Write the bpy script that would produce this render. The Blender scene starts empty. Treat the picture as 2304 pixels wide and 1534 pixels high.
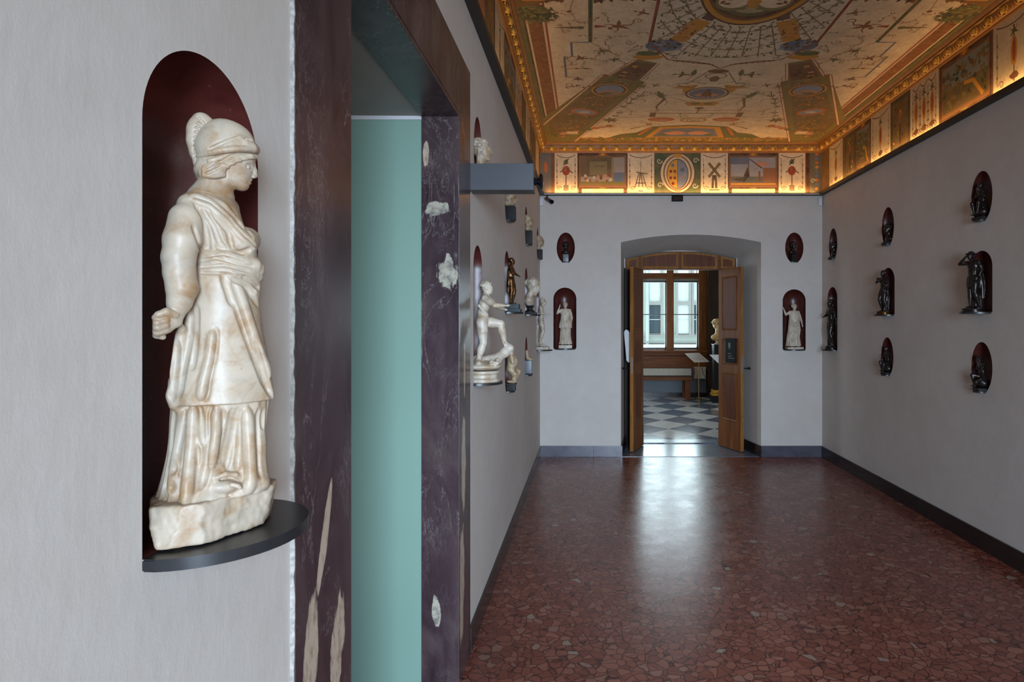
import bpy, bmesh, math, random
import numpy as np
from math import pi, sin, cos, radians
from mathutils import Vector, Matrix
from mathutils.geometry import tessellate_polygon

DAY_REAR, FILL_SIDE, DAY_NEXT, DAY_WEST = 79.0, 15.0, 75.0, 50.0
COVE_END, COVE_RIGHT, COVE_LEFT = 12.5, 15.0, 7.0
MAIN_RES = 0.0010

C = bpy.context.scene.collection
scene = bpy.context.scene

# ------------------------------------------------------------------ camera
cam_data = bpy.data.cameras.new('camera')
cam_data.sensor_width = 36.0
cam_data.lens = 1350.0 / 2304.0 * 36.0
cam_data.shift_x = -0.0751
cam_data.shift_y = -0.0182
cam_data.clip_start = 0.02
cam = bpy.data.objects.new('camera', cam_data)
cam.location = (0, 0, 1.55)
cam.rotation_euler = (pi/2, 0, 0)
C.objects.link(cam)
scene.camera = cam
scene.view_settings.view_transform = 'Standard'
scene.view_settings.look = 'None'
scene.view_settings.gamma = 1.0
scene.view_settings.exposure = 0.0
scene.view_settings.use_curve_mapping = False

# ------------------------------------------------------------------ world and daylight
world = bpy.data.worlds.new('world')
scene.world = world
world.use_nodes = True
world.node_tree.nodes['Background'].inputs[0].default_value = (0.80, 0.94, 1.0, 1)
world.node_tree.nodes['Background'].inputs[1].default_value = 1.75

def area(name, loc, rot, sx, sy, power, color, spread=pi):
    d = bpy.data.lights.new(name, 'AREA')
    d.shape = 'RECTANGLE'; d.size = sx; d.size_y = sy
    d.energy = power; d.color = color; d.spread = spread
    o = bpy.data.objects.new(name, d)
    o.location = loc; o.rotation_euler = rot
    C.objects.link(o)
    return o

XL, XR, YE, YB = -0.564, 2.69, 6.92, -2.4          # corridor walls
ZL, ZF, ZC = 3.02, 3.514, 3.61                      # ledge, frieze top, ceiling
# daylight through the tall window behind the camera
area('daylight_rear', (0.90, YB - 0.06, 1.45), (radians(81), 0, radians(4)), 1.2, 2.3, DAY_REAR, (0.63, 0.795, 1.0), radians(68))
# added fill light from the right, set in an unseen window opening
area('side_fill', (XR + 0.06, -0.75, 1.6), (0, radians(90), 0), 2.2, 1.3, FILL_SIDE, (1.0, 0.96, 0.92))
# daylight through the window of the next room
area('daylight_next_room', (1.67, 12.55, 2.1), (radians(-90), 0, 0), 1.2, 2.1, DAY_NEXT, (0.78, 0.90, 1.0))
area('daylight_gallery_west', (-2.9, 10.0, 1.9), (0, radians(-90), 0), 2.0, 2.0, DAY_WEST, (0.80, 0.90, 1.0))
# warm strips hidden behind the cornice ledge
WARM = (1.0, 0.56, 0.20)
area('cove_strip_end', ((XL+XR)/2, YE - 0.040, ZL + 0.012), (radians(180), 0, 0), 3.1, 0.016, COVE_END, WARM)
area('cove_strip_right', (XR - 0.034, 3.1, ZL + 0.012), (radians(180), 0, 0), 0.016, 7.2, COVE_RIGHT, WARM)
area('cove_strip_left', (XL + 0.034, 3.1, ZL + 0.012), (radians(180), 0, 0), 0.016, 7.2, COVE_LEFT, WARM)

# ------------------------------------------------------------------ helpers
def obj(name, me, mat, parent=None, smooth=False, loc=None, rotz=None):
    if isinstance(me, bmesh.types.BMesh):
        bm = me
        bmesh.ops.recalc_face_normals(bm, faces=bm.faces[:])
        me = bpy.data.meshes.new(name); bm.to_mesh(me); bm.free()
    o = bpy.data.objects.new(name, me)
    mats = mat if isinstance(mat, (list, tuple)) else [mat]
    for m_ in mats: me.materials.append(m_)
    if smooth:
        me.polygons.foreach_set('use_smooth', [True]*len(me.polygons))
        if smooth != 'all':
            try: me.set_sharp_from_angle(angle=radians(38))
            except Exception: pass
    C.objects.link(o)
    if parent: o.parent = parent
    if loc: o.location = loc
    if rotz is not None: o.rotation_euler = (0, 0, rotz)
    return o

def thing(name, label, cat, loc=(0, 0, 0), rotz=0, group=None):
    o = bpy.data.objects.new(name, None); C.objects.link(o)
    o.empty_display_size = 0.05
    o.location = loc; o.rotation_euler = (0, 0, rotz)
    o['label'] = label; o['category'] = cat
    if group: o['group'] = group
    return o

def tag(o, label, cat, group=None):
    o['label'] = label; o['category'] = cat
    if group: o['group'] = group
    return o

def struct(name, bm, m, parent=None, smooth=False):
    o = obj(name, bm, m, parent, smooth)
    if parent is None: o['kind'] = 'structure'
    return o

def box(bm, x0, x1, y0, y1, z0, z1, bev=0.0, mi=0):
    x0, x1 = min(x0, x1), max(x0, x1); y0, y1 = min(y0, y1), max(y0, y1); z0, z1 = min(z0, z1), max(z0, z1)
    r = bmesh.ops.create_cube(bm, size=1.0)
    vs = r['verts']
    for v in vs:
        v.co = Vector(((x0+x1)/2 + v.co.x*(x1-x0), (y0+y1)/2 + v.co.y*(y1-y0), (z0+z1)/2 + v.co.z*(z1-z0)))
    fs = set(f for v in vs for f in v.link_faces)
    for f in fs: f.material_index = mi
    if bev > 0:
        es = list(set(e for v in vs for e in v.link_edges))
        bmesh.ops.bevel(bm, geom=es, offset=bev, segments=2, profile=0.7, affect='EDGES')
    return bm

def NB(*args, **kw):
    bm = bmesh.new()
    if args: box(bm, *args, **kw)
    return bm

def tube(bm, pts, r, seg=12, caps=True):
    pts = [Vector(p) for p in pts]
    rs = r if isinstance(r, (list, tuple)) else [r]*len(pts)
    rings = []
    up0 = Vector((0, 0, 1))
    for i, p in enumerate(pts):
        d = (pts[min(i+1, len(pts)-1)] - pts[max(i-1, 0)]).normalized()
        up = up0 if abs(d.dot(up0)) < 0.95 else Vector((1, 0, 0))
        a = d.cross(up).normalized(); b = d.cross(a).normalized()
        rings.append([bm.verts.new(p + (a*cos(2*pi*k/seg) + b*sin(2*pi*k/seg))*rs[i]) for k in range(seg)])
    for i in range(len(rings)-1):
        for k in range(seg):
            bm.faces.new((rings[i][k], rings[i][(k+1) % seg], rings[i+1][(k+1) % seg], rings[i+1][k]))
    if caps:
        bm.faces.new(rings[0]); bm.faces.new(rings[-1])
    return bm

def lathe(bm, prof, seg=32, cx=0, cy=0, sy=1.0):
    rings = []
    for r, z in prof:
        rings.append([bm.verts.new((cx + r*cos(2*pi*k/seg), cy + sy*r*sin(2*pi*k/seg), z)) for k in range(seg)])
    for i in range(len(rings)-1):
        for k in range(seg):
            bm.faces.new((rings[i][k], rings[i][(k+1) % seg], rings[i+1][(k+1) % seg], rings[i+1][k]))
    bm.faces.new(rings[0]); bm.faces.new(rings[-1])
    return bm

def prism(bm, pts, dvec):
    """pts: planar polygon, extruded along dvec"""
    a = [bm.verts.new(p) for p in pts]
    b = [bm.verts.new(Vector(p) + Vector(dvec)) for p in pts]
    bm.faces.new(a); bm.faces.new(list(reversed(b)))
    n = len(pts)
    for i in range(n):
        bm.faces.new((a[i], a[(i+1) % n], b[(i+1) % n], b[i]))
    return bm

# ------------------------------------------------------------------ materials
class Mat:
    def __init__(s, name, rough=0.5, metal=0.0, spec=0.5):
        s.m = bpy.data.materials.new(name); s.m.use_nodes = True
        s.nt = s.m.node_tree; s.N = s.nt.nodes; s.L = s.nt.links
        s.b = s.N['Principled BSDF']
        s.b.inputs['Roughness'].default_value = rough
        s.b.inputs['Metallic'].default_value = metal
        s.b.inputs['Specular IOR Level'].default_value = spec
        s.tc = None
    def coord(s, which='Object'):
        if not s.tc: s.tc = s.N.new('ShaderNodeTexCoord')
        return s.tc.outputs[which]
    def mapping(s, src, scale=(1, 1, 1), rot=(0, 0, 0), loc=(0, 0, 0)):
        n = s.N.new('ShaderNodeMapping')
        s.L.new(src, n.inputs[0])
        n.inputs['Scale'].default_value = scale; n.inputs['Rotation'].default_value = rot; n.inputs['Location'].default_value = loc
        return n.outputs[0]
    def noise(s, scale, detail=4, rough=0.55, dist=0.0, vec=None, out='Fac'):
        n = s.N.new('ShaderNodeTexNoise')
        s.L.new(vec if vec is not None else s.coord(), n.inputs['Vector'])
        n.inputs['Scale'].default_value = scale; n.inputs['Detail'].default_value = detail
        n.inputs['Roughness'].default_value = rough; n.inputs['Distortion'].default_value = dist
        return n.outputs[out]
    def vor(s, scale, feature='F1', vec=None, out='Color', rnd=1.0):
        n = s.N.new('ShaderNodeTexVoronoi'); n.feature = feature
        s.L.new(vec if vec is not None else s.coord(), n.inputs['Vector'])
        n.inputs['Scale'].default_value = scale; n.inputs['Randomness'].default_value = rnd
        return n.outputs[out]
    def math(s, op, a, b=0.0, c=0.0, clamp=False):
        n = s.N.new('ShaderNodeMath'); n.operation = op; n.use_clamp = clamp
        for i, v in enumerate((a, b, c)):
            if isinstance(v, (int, float)): n.inputs[i].default_value = v
            else: s.L.new(v, n.inputs[i])
        return n.outputs[0]
    def ramp(s, fac, stops, interp='LINEAR'):
        n = s.N.new('ShaderNodeValToRGB'); n.color_ramp.interpolation = interp
        e = n.color_ramp.elements
        while len(e) < len(stops): e.new(0.5)
        for i, (p, c) in enumerate(stops):
            e[i].position = p; e[i].color = c if len(c) == 4 else (*c, 1)
        s.L.new(fac, n.inputs[0])
        return n.outputs[0]
    def mix(s, fac, a, b, mode='MIX'):
        n = s.N.new('ShaderNodeMix'); n.data_type = 'RGBA'; n.blend_type = mode
        for k, v in ((0, fac), (6, a), (7, b)):
            if isinstance(v, (int, float)): n.inputs[k].default_value = v
            elif isinstance(v, tuple): n.inputs[k].default_value = (*v, 1) if len(v) == 3 else v
            else: s.L.new(v, n.inputs[k])
        return n.outputs[2]
    def col(s, v):
        if isinstance(v, tuple): s.b.inputs['Base Color'].default_value = (*v, 1)
        else: s.L.new(v, s.b.inputs['Base Color'])
    def bump(s, h, strength=0.2, dist=0.002):
        n = s.N.new('ShaderNodeBump'); n.inputs['Strength'].default_value = strength; n.inputs['Distance'].default_value = dist
        s.L.new(h, n.inputs['Height']); s.L.new(n.outputs[0], s.b.inputs['Normal'])
    def ellmask(s, c, r, noise, shear=0.0, amp=0.5):
        """soft 0..1 mask of an irregular ellipsoid patch (natural inclusion in the stone)"""
        sub = s.N.new('ShaderNodeVectorMath'); sub.operation = 'SUBTRACT'
        s.L.new(s.coord(), sub.inputs[0]); sub.inputs[1].default_value = c
        sep = s.N.new('ShaderNodeSeparateXYZ'); s.L.new(sub.outputs[0], sep.inputs[0])
        x = s.math('DIVIDE', sep.outputs[0], r[0])
        y = s.math('SUBTRACT', sep.outputs[1], s.math('MULTIPLY', sep.outputs[2], shear))
        y = s.math('DIVIDE', y, r[1])
        z = s.math('DIVIDE', sep.outputs[2], r[2])
        d = s.math('ADD', s.math('ADD', s.math('MULTIPLY', x, x), s.math('MULTIPLY', y, y)), s.math('MULTIPLY', z, z))
        d = s.math('ADD', d, s.math('MULTIPLY', s.math('SUBTRACT', noise, 0.5), amp*6))
        return s.math('MULTIPLY_ADD', d, -4.0, 4.0, clamp=True)

def srgb(r, g, b):
    f = lambda c: (c/255/12.92) if c/255 <= 0.04045 else ((c/255+0.055)/1.055)**2.4
    return (f(r), f(g), f(b))

def mk_plaster():
    m = Mat('plaster', 0.75, spec=0.25)
    n = m.noise(1.3, 5, 0.6); n2 = m.noise(9, 5, 0.6)
    c = m.ramp(n, [(0.3, (0.58, 0.535, 0.485)), (0.7, (0.66, 0.625, 0.58))])
    c = m.mix(m.ramp(n2, [(0.35, (0, 0, 0)), (0.75, (0.35, 0.35, 0.35))]), c, (0.54, 0.49, 0.435))
    m.col(c)
    v = m.mapping(m.coord(), (1, 1, 0.6))
    m.bump(m.math('ADD', m.noise(30, 5, 0.6, vec=v), m.math('MULTIPLY', m.noise(4, 3), 2.0)), 0.35, 0.003)
    return m.m
def mk_niche():
    m = Mat('dark_red_niche_paint', 0.32, spec=0.5)
    n = m.noise(14, 6, 0.65)
    c = m.ramp(n, [(0.3, (0.060, 0.012, 0.010)), (0.75, (0.115, 0.026, 0.020))])
    sp = m.ramp(m.noise(120, 2), [(0.66, (0, 0, 0)), (0.72, (0.5, 0.5, 0.5))])
    m.col(m.mix(sp, c, (0.16, 0.05, 0.035)))
    m.bump(m.noise(60, 4), 0.25, 0.002)
    return m.m
def mk_darkmarble(patches):
    m = Mat('purple_breccia_marble', 0.27, spec=0.5)
    v = m.mapping(m.coord(), (1.6, 1.6, 0.7), rot=(0.35, 0.1, 0))
    n = m.noise(3.2, 8, 0.62, 0.8, vec=v)
    c = m.ramp(n, [(0.32, (0.030, 0.016, 0.020)), (0.48, (0.055, 0.032, 0.038)), (0.62, (0.085, 0.056, 0.058)), (0.78, (0.12, 0.10, 0.10))])
    # white hairline veins
    n2 = m.noise(2.6, 7, 0.6, 1.4, vec=v)
    vein = m.math('MULTIPLY_ADD', m.math('ABSOLUTE', m.math('SUBTRACT', n2, 0.52)), -160.0, 1.0, clamp=True)
    gate = m.ramp(m.noise(2.0, 3), [(0.45, (0, 0, 0)), (0.62, (1, 1, 1))])
    c = m.mix(m.math('MULTIPLY', m.math('MULTIPLY', vein, gate), 0.55), c, (0.40, 0.36, 0.33))
    n3 = m.noise(7.5, 8, 0.7, 2.2, vec=v)
    vein2 = m.math('MULTIPLY_ADD', m.math('ABSOLUTE', m.math('SUBTRACT', n3, 0.5)), -110.0, 1.0, clamp=True)
    gate2 = m.ramp(m.noise(3.1, 3, vec=m.mapping(m.coord(), loc=(3, 5, 2))), [(0.5, (0, 0, 0)), (0.66, (1, 1, 1))])
    c = m.mix(m.math('MULTIPLY', m.math('MULTIPLY', vein2, gate2), 0.6), c, (0.34, 0.31, 0.30))
    pn = m.noise(9, 6, 0.6, vec=m.mapping(m.coord(), (3.0, 3.0, 1.0)))
    pc = m.ramp(m.noise(26, 5, 0.7, vec=m.mapping(m.coord(), (2, 2, 0.7))), [(0.33, (0.30, 0.22, 0.16)), (0.5, (0.52, 0.42, 0.32))])
    pw = m.ramp(m.noise(26, 5, 0.7), [(0.36, (0.20, 0.18, 0.16)), (0.55, (0.46, 0.42, 0.33))])
    for (pos, r, shear, amp, kind) in patches:
        c = m.mix(m.ellmask(pos, r, pn, shear, amp), c, pc if kind == 'tan' else pw)
    m.col(c)
    return m.m
def mk_floor():
    m = Mat('red_terrazzo', 0.24, spec=0.5)
    w = m.noise(12, 2, 0.5, out='Color')
    v = m.N.new('ShaderNodeVectorMath'); v.operation = 'MULTIPLY_ADD'
    m.L.new(w, v.inputs[0]); v.inputs[1].default_value = (0.05, 0.05, 0.0); m.L.new(m.coord(), v.inputs[2])
    vec = v.outputs[0]
    cell = m.vor(22, 'F1', vec=vec, out='Color')
    edge = m.vor(22, 'DISTANCE_TO_EDGE', vec=vec, out='Distance')
    sep = m.N.new('ShaderNodeSeparateColor'); m.L.new(cell, sep.inputs[0])
    c = m.ramp(sep.outputs[0], [(0.0, (0.19, 0.046, 0.027)), (0.35, (0.245, 0.068, 0.041)), (0.7, (0.285, 0.090, 0.056)), (0.92, (0.33, 0.13, 0.085)), (0.985, (0.29, 0.14, 0.10)), (1.0, (0.36, 0.30, 0.24))])
    c = m.mix(m.ramp(m.noise(0.9, 3), [(0.35, (0, 0, 0)), (0.7, (0.35, 0.35, 0.35))]), c, (0.10, 0.055, 0.045))
    small = m.vor(70, 'F1', vec=vec, out='Color')
    s2 = m.N.new('ShaderNodeSeparateColor'); m.L.new(small, s2.inputs[0])
    mort = m.ramp(s2.outputs[1], [(0.3, (0.050, 0.013, 0.010)), (0.9, (0.14, 0.042, 0.030))])
    em = m.ramp(edge, [(0.03, (1, 1, 1)), (0.075, (0, 0, 0))])
    m.col(m.mix(em, c, mort))
    rr = m.math('MULTIPLY_ADD', m.noise(5, 5, 0.6), 0.22, 0.17)
    m.L.new(rr, m.b.inputs['Roughness'])
    m.bump(m.noise(3.0, 4, 0.6), 0.25, 0.006)
    return m.m
def mk_marble(name='aged_marble', base=(0.50, 0.415, 0.315), stain=(0.36, 0.22, 0.11), grey=(0.33, 0.29, 0.25), sc=1.0, rough=0.42):
    m = Mat(name, rough, spec=0.5)
    n = m.noise(15*sc, 6, 0.65, 0.5)
    c = m.ramp(n, [(0.37, stain), (0.54, base), (0.72, tuple(min(1, x*1.1) for x in base))])
    n2 = m.noise(24*sc, 6, 0.7, 0.6)
    c = m.mix(m.ramp(n2, [(0.52, (0, 0, 0)), (0.72, (0.6, 0.6, 0.6))]), c, grey)
    c = m.mix(m.ramp(m.noise(150*sc, 3, 0.7), [(0.68, (0, 0, 0)), (0.74, (0.6, 0.6, 0.6))]), c, (0.22, 0.15, 0.10))
    m.col(c)
    m.b.inputs['Subsurface Weight'].default_value = 0.12
    m.b.inputs['Subsurface Radius'].default_value = (0.012, 0.008, 0.005)
    m.b.inputs['Subsurface Scale'].default_value = 0.5
    m.bump(m.noise(90*sc, 5, 0.65), 0.18, 0.0012)
    return m.m
def mk_bronze(name, c0, c1, rough=0.34, metal=0.75):
    m = Mat(name, rough, metal)
    m.col(m.ramp(m.noise(30, 5, 0.6), [(0.35, c0), (0.7, c1)]))
    return m.m
def mk_wood(name, c0, c1, c2, rough=0.5, axis='z', sc=1.0):
    m = Mat(name, rough, spec=0.22)
    s_ = {'z': (9, 9, 0.7), 'x': (0.7, 9, 9), 'y': (9, 0.7, 9)}[axis]
    v = m.mapping(m.coord(), tuple(k*sc for k in s_))
    n = m.noise(2.5, 7, 0.6, 0.7, vec=v)
    m.col(m.ramp(n, [(0.3, c0), (0.5, c1), (0.72, c2)]))
    m.bump(n, 0.1, 0.001)
    return m.m
def mk_plain(name, c, rough=0.5, metal=0.0, var=0.12, sc=20, spec=0.5):
    m = Mat(name, rough, metal, spec)
    m.col(m.ramp(m.noise(sc, 4, 0.6), [(0.3, tuple(x*(1-var) for x in c)), (0.7, tuple(min(1, x*(1+var)) for x in c))]))
    return m.m
def mk_paint():
    m = Mat('fresco_paint', 0.6, spec=0.25)
    a = m.N.new('ShaderNodeAttribute'); a.attribute_name = 'paint'
    n = m.noise(9, 6, 0.65); n2 = m.noise(45, 5, 0.7)
    c = m.mix(m.ramp(n, [(0.35, (0.35, 0.35, 0.35)), (0.65, (0, 0, 0))]), a.outputs['Color'], (0.30, 0.17, 0.085))
    c = m.mix(m.ramp(n2, [(0.50, (0, 0, 0)), (0.75, (0.5, 0.5, 0.5))]), c, (0.22, 0.13, 0.065))
    m.col(c)
    return m.m
def mk_gold():
    m = Mat('gilded_stucco', 0.38, 0.3)
    m.col(m.ramp(m.noise(18, 5, 0.7), [(0.35, (0.50, 0.23, 0.03)), (0.6, (0.85, 0.47, 0.08))]))
    m.bump(m.noise(70, 4), 0.3, 0.002)
    return m.m
def mk_glass():
    m = Mat('window_glass', 0.02)
    N, L = m.N, m.L
    out = N['Material Output']
    tr = N.new('ShaderNodeBsdfTransparent'); gl = N.new('ShaderNodeBsdfGlossy'); gl.inputs['Roughness'].default_value = 0.02
    lw = N.new('ShaderNodeFresnel'); lw.inputs[0].default_value = 1.45
    mx = N.new('ShaderNodeMixShader')
    L.new(lw.outputs[0], mx.inputs[0]); L.new(tr.outputs[0], mx.inputs[1]); L.new(gl.outputs[0], mx.inputs[2])
    L.new(mx.outputs[0], out.inputs[0])
    tr.inputs[0].default_value = (0.93, 0.98, 0.97, 1)
    return m.m
def mk_tiles():
    m = Mat('checkered_stone_floor', 0.14, spec=0.5)
    v = m.mapping(m.coord(), (1/0.66, 1/0.78, 1), loc=(-1.48/0.66 + 0.0, -9.44/0.78, 0))
    sp = m.N.new('ShaderNodeSeparateXYZ'); m.L.new(v, sp.inputs[0])
    a = m.math('ADD', sp.outputs[0], sp.outputs[1]); b = m.math('SUBTRACT', sp.outputs[0], sp.outputs[1])
    fa = m.math('FLOOR', m.math('ADD', a, 0.5)); fb = m.math('FLOOR', m.math('ADD', b, 0.5))
    par = m.math('ABSOLUTE', m.math('MODULO', m.math('ADD', fa, fb), 2.0))
    n = m.noise(4, 5, 0.65, 0.6)
    light = m.ramp(n, [(0.3, (0.52, 0.50, 0.48)), (0.7, (0.66, 0.65, 0.63))])
    dark = m.ramp(n, [(0.3, (0.085, 0.10, 0.14)), (0.7, (0.15, 0.17, 0.21))])
    m.col(m.mix(par, dark, light))
    return m.m

# inclusions of the two door jambs: position, radii, lean, ragged, kind
FX = -0.5555
PATCH = [
    ((FX, 1.262, 1.10), (0.03, 0.018, 0.115), 0.30, 0.28, 'tan'),
    ((FX, 1.20, 0.885), (0.03, 0.032, 0.125), 0.10, 0.28, 'tan'),
    ((FX, 1.325, 0.83), (0.03, 0.036, 0.125), 0.12, 0.5, 'tan'),
    ((FX, 2.66, 0.93), (0.03, 0.045, 0.23), 0.0, 0.32, 'tan'),
    ((FX, 2.62, 0.40), (0.03, 0.055, 0.26), 0.05, 0.36, 'tan'),
    ((FX, 2.68, 1.34), (0.03, 0.018, 0.13), 0.0, 0.3, 'tan'),
    ((-0.64, 2.542, 2.03), (0.055, 0.03, 0.028), 0.0, 0.8, 'white'),
    ((-0.60, 2.542, 1.77), (0.045, 0.03, 0.075), 0.0, 0.9, 'white'),
    ((-0.645, 2.542, 0.33), (0.020, 0.03, 0.065), 0.0, 0.5, 'white'),
    ((-0.69, 2.542, 2.26), (0.012, 0.03, 0.05), 0.0, 0.5, 'tan'),
]
PLASTER = mk_plaster(); NICHE = mk_niche(); DARKM = mk_darkmarble(PATCH); FLOORM = mk_floor()
MARBLE = mk_marble(); MARBLE2 = mk_marble('white_statue_marble', (0.60, 0.53, 0.43), (0.42, 0.31, 0.19), (0.42, 0.38, 0.34))
MARBLE3 = mk_marble('yellowed_marble', (0.46, 0.36, 0.23), (0.30, 0.19, 0.10), (0.32, 0.27, 0.20))
BRONZE = mk_bronze('black_bronze', (0.030, 0.024, 0.022), (0.065, 0.052, 0.046), 0.30, 0.7)
BRONZE2 = mk_bronze('brown_gilt_bronze', (0.030, 0.017, 0.009), (0.20, 0.085, 0.022), 0.36, 0.75)
SLATE = mk_plain('dark_slate_shelf', (0.018, 0.018, 0.020), 0.33, 0, 0.25, 25)
BLACKST = mk_plain('black_stone_block', (0.018, 0.017, 0.018), 0.55, 0, 0.3, 30, 0.25)
GREYST = mk_plain('blue_grey_stone', (0.13, 0.15, 0.18), 0.35, 0, 0.25, 30)
GREENST = mk_plain('dark_green_stone', (0.026, 0.038, 0.042), 0.5, 0, 0.3, 30, 0.3)
BASEM = mk_plain('grey_purple_skirting_stone', (0.075, 0.072, 0.095), 0.28, 0, 0.3, 9)
BASED = mk_plain('dark_brown_skirting_stone', (0.022, 0.014, 0.014), 0.22, 0, 0.3, 9)
WOOD = mk_wood('walnut_door_wood', (0.10, 0.028, 0.005), (0.18, 0.056, 0.010), (0.27, 0.092, 0.018))
WOODE = mk_wood('honey_edge_wood', (0.20, 0.080, 0.018), (0.30, 0.13, 0.03), (0.40, 0.19, 0.05))
WOODP = mk_wood('red_brown_panel_wood', (0.075, 0.018, 0.004), (0.125, 0.032, 0.007), (0.18, 0.052, 0.012))
WOODX = mk_wood('walnut_rail_wood', (0.085, 0.024, 0.005), (0.145, 0.043, 0.009), (0.21, 0.070, 0.016), axis='x')
WOODD = mk_wood('dark_panelling_wood', (0.020, 0.011, 0.006), (0.035, 0.019, 0.010), (0.055, 0.030, 0.016))
GOLD = mk_gold(); PAINT = mk_paint(); GLASS = mk_glass(); TILES = mk_tiles()
LEDGE = mk_plain('black_brown_ledge_paint', (0.025, 0.017, 0.013), 0.45)
METAL = mk_plain('brushed_steel', (0.55, 0.52, 0.48), 0.3, 0.9)
BRASS = mk_plain('worn_brass', (0.55, 0.36, 0.13), 0.28, 0.9)
BLACK = mk_plain('black_plastic', (0.003, 0.004, 0.005), 0.55, spec=0.12)
GREYBOX = mk_plain('anthracite_enamel', (0.070, 0.072, 0.083), 0.45, 0, 0.05)
WHITEP = mk_plain('white_plastic', (0.70, 0.70, 0.72), 0.4, 0, 0.04)
PAPER = mk_plain('white_paper', (0.78, 0.79, 0.82), 0.7, 0, 0.03)
SOFFIT = mk_plain('grey_painted_soffit', (0.30, 0.28, 0.25), 0.6, 0, 0.06, 4)
THRESH = mk_plain('blue_grey_threshold_stone', (0.16, 0.19, 0.24), 0.20, 0, 0.25, 5)
ROPE = mk_plain('red_strap', (0.20, 0.025, 0.015), 0.7)
mg = Mat('sea_green_lacquered_glass', 0.16, spec=0.6)
mg.col(mg.ramp(mg.noise(1.2, 2, 0.4), [(0.3, (0.235, 0.375, 0.305)), (0.7, (0.265, 0.41, 0.335))]))
mg.b.inputs['Coat Weight'].default_value = 0.4; mg.b.inputs['Coat Roughness'].default_value = 0.25
TEAL = mg.m

# ------------------------------------------------------------------ niches (openings cut in the walls)
def niche_outline(kind, w, h, n=20):
    """half width at height t (0..h); list of (halfwidth, z) from bottom to crown"""
    r = w/2; out = []
    if kind == 'arch':
        out = [(r, 0), (r, (h-r)*0.33), (r, (h-r)*0.66)]
        for i in range(n+1):
            a = pi/2*i/n
            out.append((r*cos(a), h-r + r*sin(a)))
    else:
        # an upright oval with its foot cut flat
        a0 = -1.12
        for i in range(n+7):
            a = a0 + (pi/2 - a0)*i/(n+6)
            out.append((r*cos(a), sin(a)))
        s0, s1 = out[0][1], out[-1][1]
        out = [(u, (z-s0)/(s1-s0)*h) for u, z in out]
    out[-1] = (0.0, h)
    return out

# kind, centre along the wall, foot height, width, height
NL = [('arch', 0.890, 1.25, 0.265, 0.69), ('arch', 3.05, 1.25, 0.24, 0.69), ('oval', 3.05, 2.25, 0.22, 0.34),
      ('arch', 4.13, 1.62, 0.23, 0.42), ('oval', 4.13, 2.25, 0.22, 0.34), ('oval', 4.13, 1.08, 0.22, 0.34),
      ('arch', 5.40, 1.62, 0.23, 0.42), ('oval', 5.40, 2.25, 0.22, 0.34), ('oval', 5.40, 1.08, 0.22, 0.34),
      ('arch', 6.60, 1.25, 0.26, 0.69), ('oval', 6.60, 2.25, 0.22, 0.34)]
NR = [('arch', 6.63, 1.25, 0.265, 0.69), ('oval', 6.61, 2.25, 0.22, 0.335),
      ('arch', 5.40, 1.62, 0.24, 0.42), ('oval', 5.40, 2.25, 0.22, 0.335), ('oval', 5.41, 1.08, 0.22, 0.335),
      ('arch', 4.115, 1.62, 0.23, 0.42), ('oval', 4.11, 2.25, 0.22, 0.335), ('oval', 4.11, 1.08, 0.22, 0.335)]
NE = [('arch', -0.277, 1.25, 0.265, 0.70), ('oval', -0.267, 2.25, 0.21, 0.335),
      ('arch', 2.367, 1.24, 0.265, 0.69), ('oval', 2.369, 2.25, 0.21, 0.335)]

def wall_with_niches(name, mapf, outer, niches, thick=0.34):
    """mapf(s, z, depth) -> world position; outer polygon in (s, z)"""
    polys = [[Vector((s, z, 0)) for s, z in outer]]
    holes = []
    for (kind, c, z0, w, h) in niches:
        o = niche_outline(kind, w, h)
        loop = [(c+u, z0+z) for u, z in o] + [(c-u, z0+z) for u, z in reversed(o[:-1])]
        holes.append(loop); polys.append([Vector((s, z, 0)) for s, z in reversed(loop)])
    tris = tessellate_polygon(polys)
    flat = [p for pl in polys for p in pl]
    bm = bmesh.new()
    vs = [bm.verts.new(mapf(p.x, p.y, 0)) for p in flat]
    for t in tris:
        try: bm.faces.new([vs[i] for i in t])
        except ValueError: pass
    # rim and back of the masonry
    bk = [bm.verts.new(mapf(s, z, thick)) for s, z in outer]
    n = len(outer)
    for i in range(n):
        bm.faces.new((vs[i], vs[(i+1) % n], bk[(i+1) % n], bk[i]))
    bm.faces.new(bk)
    me = bpy.data.meshes.new(name); bm.to_mesh(me); bm.free()
    w_ = obj(name, me, PLASTER); w_['kind'] = 'structure'
    for (kind, c, z0, w, h) in niches:
        o = niche_outline(kind, w, h)
        dk = 1.0 if kind == 'arch' else 0.85
        bm = bmesh.new(); rings = []
        for u, z in o:
            rings.append([bm.verts.new(mapf(c + u*cos(pi*k/20), z0+z, u*dk*sin(pi*k/20))) for k in range(21)])
        for i in range(len(rings)-1):
            for k in range(20):
                bm.faces.new((rings[i][k], rings[i][k+1], rings[i+1][k+1], rings[i+1][k]))
        bmesh.ops.remove_doubles(bm, verts=bm.verts[:], dist=1e-5)
        # the sill of the recess
        bm.faces.new([bm.verts.new(mapf(c + o[0][0]*cos(pi*k/20), z0+0.0005, o[0][0]*dk*sin(pi*k/20))) for k in range(21)])
        obj('niche', bm, NICHE, w_, smooth=True)
    return w_

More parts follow.
